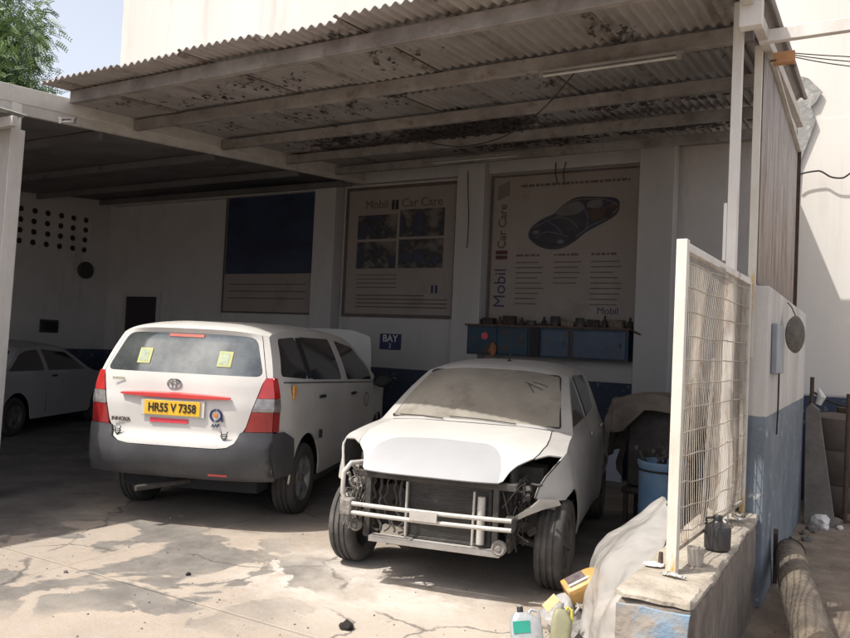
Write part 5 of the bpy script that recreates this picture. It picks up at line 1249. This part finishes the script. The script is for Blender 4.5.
# dark seal line around the screen, finger-drawn marks and scratch
MB().tube([tuple(Vector(fx(y*.992, x)) + Vector((.003, 0, .003))) for y, x in ws] , .0065, 6).build('screen_seal', MT['seal'], wsc)
for a, b_ in (((.30, -.95), (.46, -.86)), ((.33, -.93), (.40, -.80)), ((.36, -.97), (.49, -.93))):
    MB().tube([Vector(fx(a[0]+(b_[0]-a[0])*t, a[1]+(b_[1]-a[1])*t)) + Vector((.002, 0, .003)) for t in (0, .25, .5, .75, 1)], .003, 5).build('scratch', MT['enginedark'], wsc)
an = MB().tube([(0, 0, 0), (-.03, 0, .07)], .006, 6).lathe([(.002, .012), (.02, .008), (.025, 0)], 12).build('antenna', MT['black'], hb_); an.location = (-1.55, .03, 1.49)
for sg in (1, -1):
    sd = S.side(sg); o_ = (0, sg, 0)
    # fender top strip between bonnet and side
    inn = [(.624, .345), (.643, .28), (.663, .10), (.652, -.10), (.627, -.335)]
    pts = [(sg*y, x) for y, x in inn] + [(sg*.65, -.40)] + [(sg*y, x) for y, x in [(w_h(*CR(E, q)), CR(C, q)[0]) for q in (5.95, 5.5, 5., 4.5, 4., 3.5, 3., 2.75)]] + [(sg*.70, .27)]
    patch('fender_top', fx, pts, MT['dustpaint'], hb_, up, sp=.035, th=.010)
    def et(x0, x1, n=12):
        out = []
        for k in range(n+1):
            x = x0 + (x1-x0)*k/n; a, b_ = 0., 16.
            for _ in range(28):
                mm = (a+b_)/2
                if CR(E, mm)[0] > x: a = mm
                else: b_ = mm
            out.append((x, CR(E, a)[1]))
        return out
    top = et(.20, -.50, 16)
    fen = top + [(-.50, .30)] + [(-.405, .28)] + arc(0, .30, .375, 180, 62, 14) + [(.28, .640), (.43, .650), (.445, .675), (.42, .735), (.36, .80), (.28, .855)]
    patch('front_fender', sd, fen, MT['dustpaint'], hb_, o_, sp=.04, th=.010)
    MB().tube([sd(.22, .885), sd(.28, .855), sd(.36, .80), sd(.42, .735), sd(.445, .675), sd(.43, .65)], .006, 6).build('fender_edge', MT['seal'] if sg > 0 else MT['dustpaint'], hb_)
    # broken bumper bracket under the fender tip
    br = MB()
    if sg > 0:
        br.poly([(.455, .685, .665), (.30, .775, .645), (.27, .79, .605), (.42, .71, .60), (.49, .62, .565), (.52, .54, .52), (.53, .54, .55), (.50, .64, .62)], (0, .012, .008))
        br.build('bumper_bracket', MT['barpaint'], hb_)
    fdr = et(-.507, -1.44, 16)
    wn = rnd([(-.57, 1.03), (-1.40, 1.05), (-1.40, 1.385), (-1.18, 1.340), (-.88, 1.205)], .03)
    d1 = patch('front_door', sd, fdr + [(-1.45, .27), (-.507, .27)], MT['dustpaint'], hb_, o_, holes=[wn], sp=.05, th=.015)
    patch('window', sd, wn, MT['glass'], d1, o_, sp=.06, off=-.006, th=.004)
    rdr = et(-1.447, -2.22, 12)
    patch('pillar_trim', sd, [(-1.405, 1.05), (-1.49, 1.055), (-1.49, 1.39), (-1.405, 1.385)], MT['seal'], hb_, o_, sp=.06, off=.002, th=.003)
    wn = rnd([(-1.49, 1.055), (-2.15, 1.10), (-2.22, 1.30), (-2.14, 1.385), (-1.49, 1.395)], .03)
    d2 = patch('rear_door', sd, rdr + [(-2.225, .90), (-2.10, .66)] + arc(-2.39, .30, .385, 40, 5, 6) + [(-1.98, .27), (-1.457, .27)], MT['dustpaint'], hb_, o_, holes=[wn], sp=.05, th=.015)
    patch('window', sd, wn, MT['glass'], d2, o_, sp=.06, off=-.006, th=.004)
    rq = et(-2.228, -2.82, 14)
    patch('rear_quarter', sd, rq + [(-2.84, .90), (-2.86, .70), (-2.84, .36), (-2.77, .30)] + arc(-2.39, .30, .375, 180, 38, 16) + [(-2.108, .66), (-2.232, .90)], MT['dustpaint'], hb_, o_, sp=.05, th=.015)
    for hx, dd in ((-1.32, d1), (-2.10, d2)):
        y = sg*(w_h(hx, .93)+.018); MB().bar((hx-.07, y, .93), (hx+.07, y, .93), .02, .03).build('handle', MT['dustpaint'], dd, bevel=.007)
    patch('gap_blackout', lambda x, z: (x, sg*(w_h(x, z)-.04), z), [(-.42, .95), (-.8, 1.15), (-1.15, 1.30), (-1.7, 1.38), (-2.15, 1.37), (-2.5, 1.28), (-2.75, .9), (-2.78, .45)] + arc(-2.39, .30, .41, 178, 4, 10) + [(-1.9, .25), (-.45, .25)], MT['blackgap'], hb_, o_, sp=.12, th=.005)  # added black liner, keeps light from showing through the door gaps
    # inner apron of the engine bay
    MB().box(-.40, .42, sg*.50-.01, sg*.50+.01, .30, .86).build('inner_apron', MT['enginedark'], hb_)
    v = []; f = []; n = 16
    for k in range(n+1):
        a = R(48 + 120*k/n)
        for yy in (.52, .76): v.append((.365*math.cos(a), sg*yy, .30 + .365*math.sin(a)))
    for k in range(n): f.append((k*2, k*2+1, k*2+3, k*2+2))
    MB().add(v, f, True).build('arch_liner', MT['blackgap'], hb_, fix=False)
# tail
patch('tailgate', S.by(1, 17, 12.9), [(-.8, .36), (.8, .36), (.8, 1.0), (.62, 1.36), (-.62, 1.36), (-.8, 1.0)], MT['dustpaint'], hb_, (-1, 0, 0), sp=.07, th=.012)
MB().box(-2.75, -.42, -.60, .60, .24, .34).box(-.46, -.42, -.62, .62, .30, .98).build('underbody', MT['blackgap'], hb_)
MB().box(-1.05, -.60, -.6, .6, .60, .98).build('dashboard', MT['enginedark'], hb_)
for sg in (1, -1):
    wheel(hb_, 0, sg*.735, sg, .30, .185, MT['tyredust'], MT['rimdust'], MT['rimdust'], 6, rz=R(-2))
    wheel(hb_, -2.39, sg*.735, sg, .30, .185, MT['tyredust'], MT['rimdust'], MT['rimdust'], 6)
# exposed front end
fxm = MB().bar((.50, -.52, .735), (.50, .56, .735), .07, .045).build('upper_crossmember', MT['enginedark'], hb_, bevel=.006)
MB().bar((.52, -.42, .315), (.52, .47, .315), .06, .04).build('lower_crossmember', MT['barpaint'], hb_, bevel=.006)
MB().box(.50, .56, -.40, -.12, .335, .343).build('undertray', MT['barpaint'], hb_)
rad = MB().box(.44, .475, -.16, .37, .355, .69).build('radiator', MT['fin'], hb_)
mbf = MB()
for k in range(30): mbf.box(.475, .480, -.155, .365, .362 + k*.0109, .366 + k*.0109)
mbf.build('fins', MT['enginedark'], rad)
MB().box(.44, .49, -.185, -.16, .35, .70).box(.44, .49, .37, .395, .35, .70).box(.44, .49, -.185, .395, .69, .715).box(.44, .49, -.185, .395, .335, .355).build('radiator_frame', MT['enginedark'], rad, bevel=.003)
MB().tube([(.52, .335, .36), (.52, .335, .66)], .026, 12).build('receiver_drier', MT['barpaint'], hb_)
MB().tube([(.535, -.165, .33), (.535, -.165, .71)], .009, 8).build('pipe', MT['barpaint'], hb_)
MB().tube([(.535, .285, .35), (.535, .29, .69)], .008, 8).build('pipe', MT['barpaint'], hb_)
MB().bar((.51, .43, .32), (.51, .43, .75), .045, .035).build('upright', MT['enginedark'], hb_)
MB().bar((.51, -.44, .32), (.51, -.44, .75), .045, .035).build('upright', MT['enginedark'], hb_)
MB().lathe([(.02, 0), (.12, 0), (.135, .02), (.14, .06)], 24, 'x', c=(.38, -.30, .53)).build('fan_shroud', MT['enginedark'], hb_)
# twin crash bars, bowed
for z in (.545, .487):
    y0 = -.57
    MB().tube([(.60 + .035*(1-(y/.6)**2), y, z + .004*y) for y in [y0 + (.55-y0)*k/14 for k in range(15)]], .0145, 10).build('crash_bar', MT['barpaint'], hb_)
MB().box(.655, .662, -.10, .085, .490, .560).build('bar_bracket', MT['barpaint'], hb_, bevel=.004)
MB().box(.52, .63, -.60, -.52, .46, .57).build('bar_mount', MT['engine'], hb_, bevel=.012)
MB().box(.50, .60, .50, .56, .47, .56).build('bar_mount', MT['enginedark'], hb_, bevel=.01)
for k in range(5):
    y0 = -.42 + .05*k; MB().tube([CR([(.47, y0, .70), (.49, y0 + random.uniform(-.03, .03), .58), (.48, y0 + random.uniform(-.04, .04), .46), (.50, y0 + random.uniform(-.02, .05), .36)], t*3/12) for t in range(13)], random.uniform(.005, .011), 7).build('hose', MT['enginedark'], hb_)
# horns
for (yy, zz, r_) in ((.47, .365, .048), (-.50, .40, .042)):
    MB().lathe([(.002, .03), (.012, .03), (.018, .02), (r_*.6, .018), (r_*.75, .026), (r_, .015), (r_, -.01), (.002, -.012)], 22, 'x', c=(.57, yy, zz)).build('horn', MT['engine'], hb_)
# headlamp cavities: bundles of pipes, boxes and torn brackets
random.seed(21)
MB().tube([(.45, -.50, .80), (.56, -.56, .80), (.585, -.60, .74), (.57, -.61, .60), (.56, -.56, .50)], .016, 10).build('bent_pipe', MT['barpaint'], hb_)
for sg in (1, -1):
    cyy = sg*.60
    jm = MT['engine'] if sg < 0 else MT['enginedark']
    for _ in range(34 if sg < 0 else 24):
        p = Vector((random.uniform(.18, .46), cyy - sg*.03 + random.uniform(-.09, .07), random.uniform(.40, .76)))
        if random.random() < .5:
            q = p + Vector((random.uniform(-.1, .08), random.uniform(-.08, .08), random.uniform(-.12, .12))); r_ = p.lerp(q, .5) + Vector((.03, random.uniform(-.05, .05), 0))
            MB().tube([CR([p, r_, q], t/4) for t in range(9)], random.uniform(.004, .012), 7).build('hose', jm, hb_)
        else:
            w_ = random.uniform(.015, .045); MB().box(-w_, w_, -w_*.7, w_*.7, -w_*.5, w_*.5, Matrix.Translation(p) @ Matrix.Rotation(random.uniform(0, 3), 4, (random.random(), random.random(), 1))).build('bracket', jm, hb_, bevel=.004)
    MB().box(-.05, .16, sg*.52-.02, sg*.66, .38, .82).build('cavity_wall', MT['enginedark'], hb_, bevel=.01)
    wl = MB()
    for k in range(14):
        pts = [(random.uniform(.35, .56), sg*random.uniform(.47, .62), random.uniform(.34, .80)) for _ in range(4)]; wl.tube([CR(pts, i/5) for i in range(16)], .0035, 5)
    wl.build('loose_wiring', MT['wire'] if sg > 0 else MT['engine'], hb_)
    MB().tube([(.1, sg*.50, .32), (.1, sg*.66, .30)], .03, 10).tube([(.05, sg*.56, .34), (.0, sg*.52, .75)], .028, 12).build('suspension_strut', MT['enginedark'], hb_)
eb = MB().box(-.30, .30, -.36, .30, .35, .72).box(-.2, .2, -.30, .1, .72, .84)
for k in range(8): eb.tube([(.30, -.3+.07*k, .4), (.34, -.32+.08*k, .55), (.28, -.3+.07*k, .7)], .018, 8)
eb.build('engine_block', MT['enginedark'], hb_, bevel=.01)
MB().box(-.1, .3, .32, .48, .45, .70).build('battery_box', MT['enginedark'], hb_, bevel=.008)

# ------------------------------------------------------------------ dark sedan in the left bay
sd0 = empty('sedan', (-11.42, 6.45, 0), R(90+25), label='pale saloon car parked in the dark left bay behind the people carrier', cat='car')
def w_s(x, z):
    y = .80
    if z > .88: y -= .24*((z-.88)/.48)**1.4
    if x < -.5: y -= .12*((-.5-x)/.45)**2
    if x > 2.6: y -= .16*((x-2.6)/.6)**2
    return y
C = [(-.85, .35), (-.90, .55), (-.88, .85), (-.60, .93), (-.35, 1.0), (.15, 1.28), (.35, 1.34), (.9, 1.38), (1.4, 1.34), (1.55, 1.31), (2.15, .95), (2.9, .85), (3.05, .70), (3.1, .35)]
E = [(-.72, .35), (-.76, .55), (-.74, .82), (-.50, .90), (-.30, .95), (.15, 1.22), (.35, 1.27), (.9, 1.31), (1.38, 1.27), (1.5, 1.24), (2.05, .92), (2.75, .82), (2.9, .68), (2.92, .35)]
S = Surf(C, E, w_s, 3.)
gp_ = MT['greypaint']
patch('boot_and_tail', lambda y, q: S.strip(q, y), [(-1, 0), (1, 0), (1, 4), (-1, 4)], gp_, sd0, (-.5, 0, 1), sp=.16, th=.012)
gh = rnd([(-.86, 4.25), (.86, 4.25), (.86, 4.95), (-.86, 4.95)], .1); fh = rnd([(-.88, 9.1), (.88, 9.1), (.88, 9.85), (-.88, 9.85)], .1)
patch('roof_panel', lambda y, q: S.strip(q, y), [(-1, 4.01), (1, 4.01), (1, 9.99), (-1, 9.99)], gp_, sd0, (0, 0, 1), holes=[gh, fh], sp=.16, th=.012)
patch('rear_window', lambda y, q: S.strip(q, y), gh, MT['glass'], sd0, (0, 0, 1), sp=.16, off=-.004, th=.005)
patch('windscreen', lambda y, q: S.strip(q, y), fh, MT['glass'], sd0, (0, 0, 1), sp=.16, off=-.004, th=.005)
patch('bonnet', lambda y, q: S.strip(q, y), [(-1, 10.01), (1, 10.01), (1, 13), (-1, 13)], gp_, sd0, (.5, 0, 1), sp=.16, th=.012)
for sg in (1, -1):
    sd = S.side(sg); o_ = (0, sg, 0)
    r1 = rnd([(-.22, .945), (.68, .935), (.68, 1.255), (.36, 1.23), (.16, 1.175)], .03); r2 = rnd([(.78, .935), (1.86, .925), (1.42, 1.21), (.78, 1.255)], .03)
    bot = [(2.92, .35), (2.80, .25)] + arc(2.4, .29, .34, 0, 180, 12) + [(2.0, .22), (.36, .22)] + arc(0, .29, .34, 0, 180, 12) + [(-.45, .27), (-.72, .35)]
    b0 = patch('body_side', sd, S.edge(0, 13, 50) + bot, gp_, sd0, o_, holes=[r1, r2], sp=.07, th=.012)
    for w_ in (r1, r2): patch('window', sd, w_, MT['glass'], b0, o_, sp=.07, off=-.004, th=.004)
    for hx in (.62, .92)[1:]: MB().bar((hx-.06, sg*(w_s(hx, .85)+.015), .85), (hx+.06, sg*(w_s(hx, .85)+.015), .85), .02, .03).build('handle', MT['seal'], b0)
    MB().tube([(.73, sg*(w_s(.73, .93)+.002), .92), (.73, sg*(w_s(.73, .5)+.002), .30)], .004, 5).build('door_gap', MT['seal'], b0)
    MB().box(-.80, -.72, sg*.50-.14, sg*.50+.14, .68, .82).build('tail_lamp', MT['darkredlens'], sd0, bevel=.01)
    for x in (0, 2.4): wheel(sd0, x, sg*.70, sg, .28, .17, MT['tyre'], MT['rimdust'], MT['rimdust'], 5)
MB().box(-.65, 2.8, -.6, .6, .22, .34).build('underbody', MT['blackgap'], sd0)

# ------------------------------------------------------------------ neem tree beyond the left roof
random.seed(5)
tr = empty('neem_tree', (-18.6, 10.0, 0), label='feathery green neem tree rising beyond the left roof', cat='tree')
tm = MB(); tm.tube([(0, 0, 0), (.1, 0, 2.5), (-.1, .1, 5.), (0, 0, 6.5)], [.28, .22, .17, .12], 10)
ends = []
for k in range(16):
    a = random.uniform(0, 6.28); z0 = random.uniform(3.6, 6.3); L_ = random.uniform(1.0, 1.9)
    p0 = Vector((0, 0, z0)); p1 = p0 + Vector((math.cos(a)*L_*.5, math.sin(a)*L_*.5, L_*.4)); p2 = p0 + Vector((math.cos(a)*L_, math.sin(a)*L_, L_*.65)); tm.tube([p0, p1, p2], [.08, .05, .02], 6); ends += [p1.lerp(p2, .4), p2]
tm.build('trunk', MT['bark'], tr)
lm = MB()
clumps = [(e_ + Vector((random.gauss(0, .35), random.gauss(0, .35), random.gauss(0, .3))), random.uniform(.45, .85)) for e_ in ends for _ in range(2)]
clumps += [(Vector((random.gauss(0, .8), random.gauss(0, .8), 8.0 + random.gauss(0, .9))), random.uniform(.5, .9)) for _ in range(110)]
for c, r_ in clumps:
    for _ in range(84):
        d = Vector((random.gauss(0, 1), random.gauss(0, 1), random.gauss(0, 1))).normalized(); p = c + d*r_*random.uniform(.45, 1.05)
        ax = (d + Vector((random.uniform(-.6, .6), random.uniform(-.6, .6), random.uniform(-.9, .1)))).normalized(); sdv = ax.orthogonal().normalized(); sdv = (Matrix.Rotation(random.uniform(0, 6.28), 3, ax) @ sdv)
        L_ = random.uniform(.16, .30)
        # a pinnate frond: leaflets along a drooping stalk
        for k in range(6):
            t = (k+.5)/6; q = p + ax*L_*t - Vector((0, 0, .06*t*t))
            for s in (1, -1):
                e1 = q + sdv*s*.065*(1-.4*t) + ax*.03; lm.add([q, q + sdv*s*.03 + ax*.028, e1, q + sdv*s*.035 - ax*.004], [(0, 1, 2, 3)])
cr = lm.build('crown', MT['leaf'], tr, fix=False)
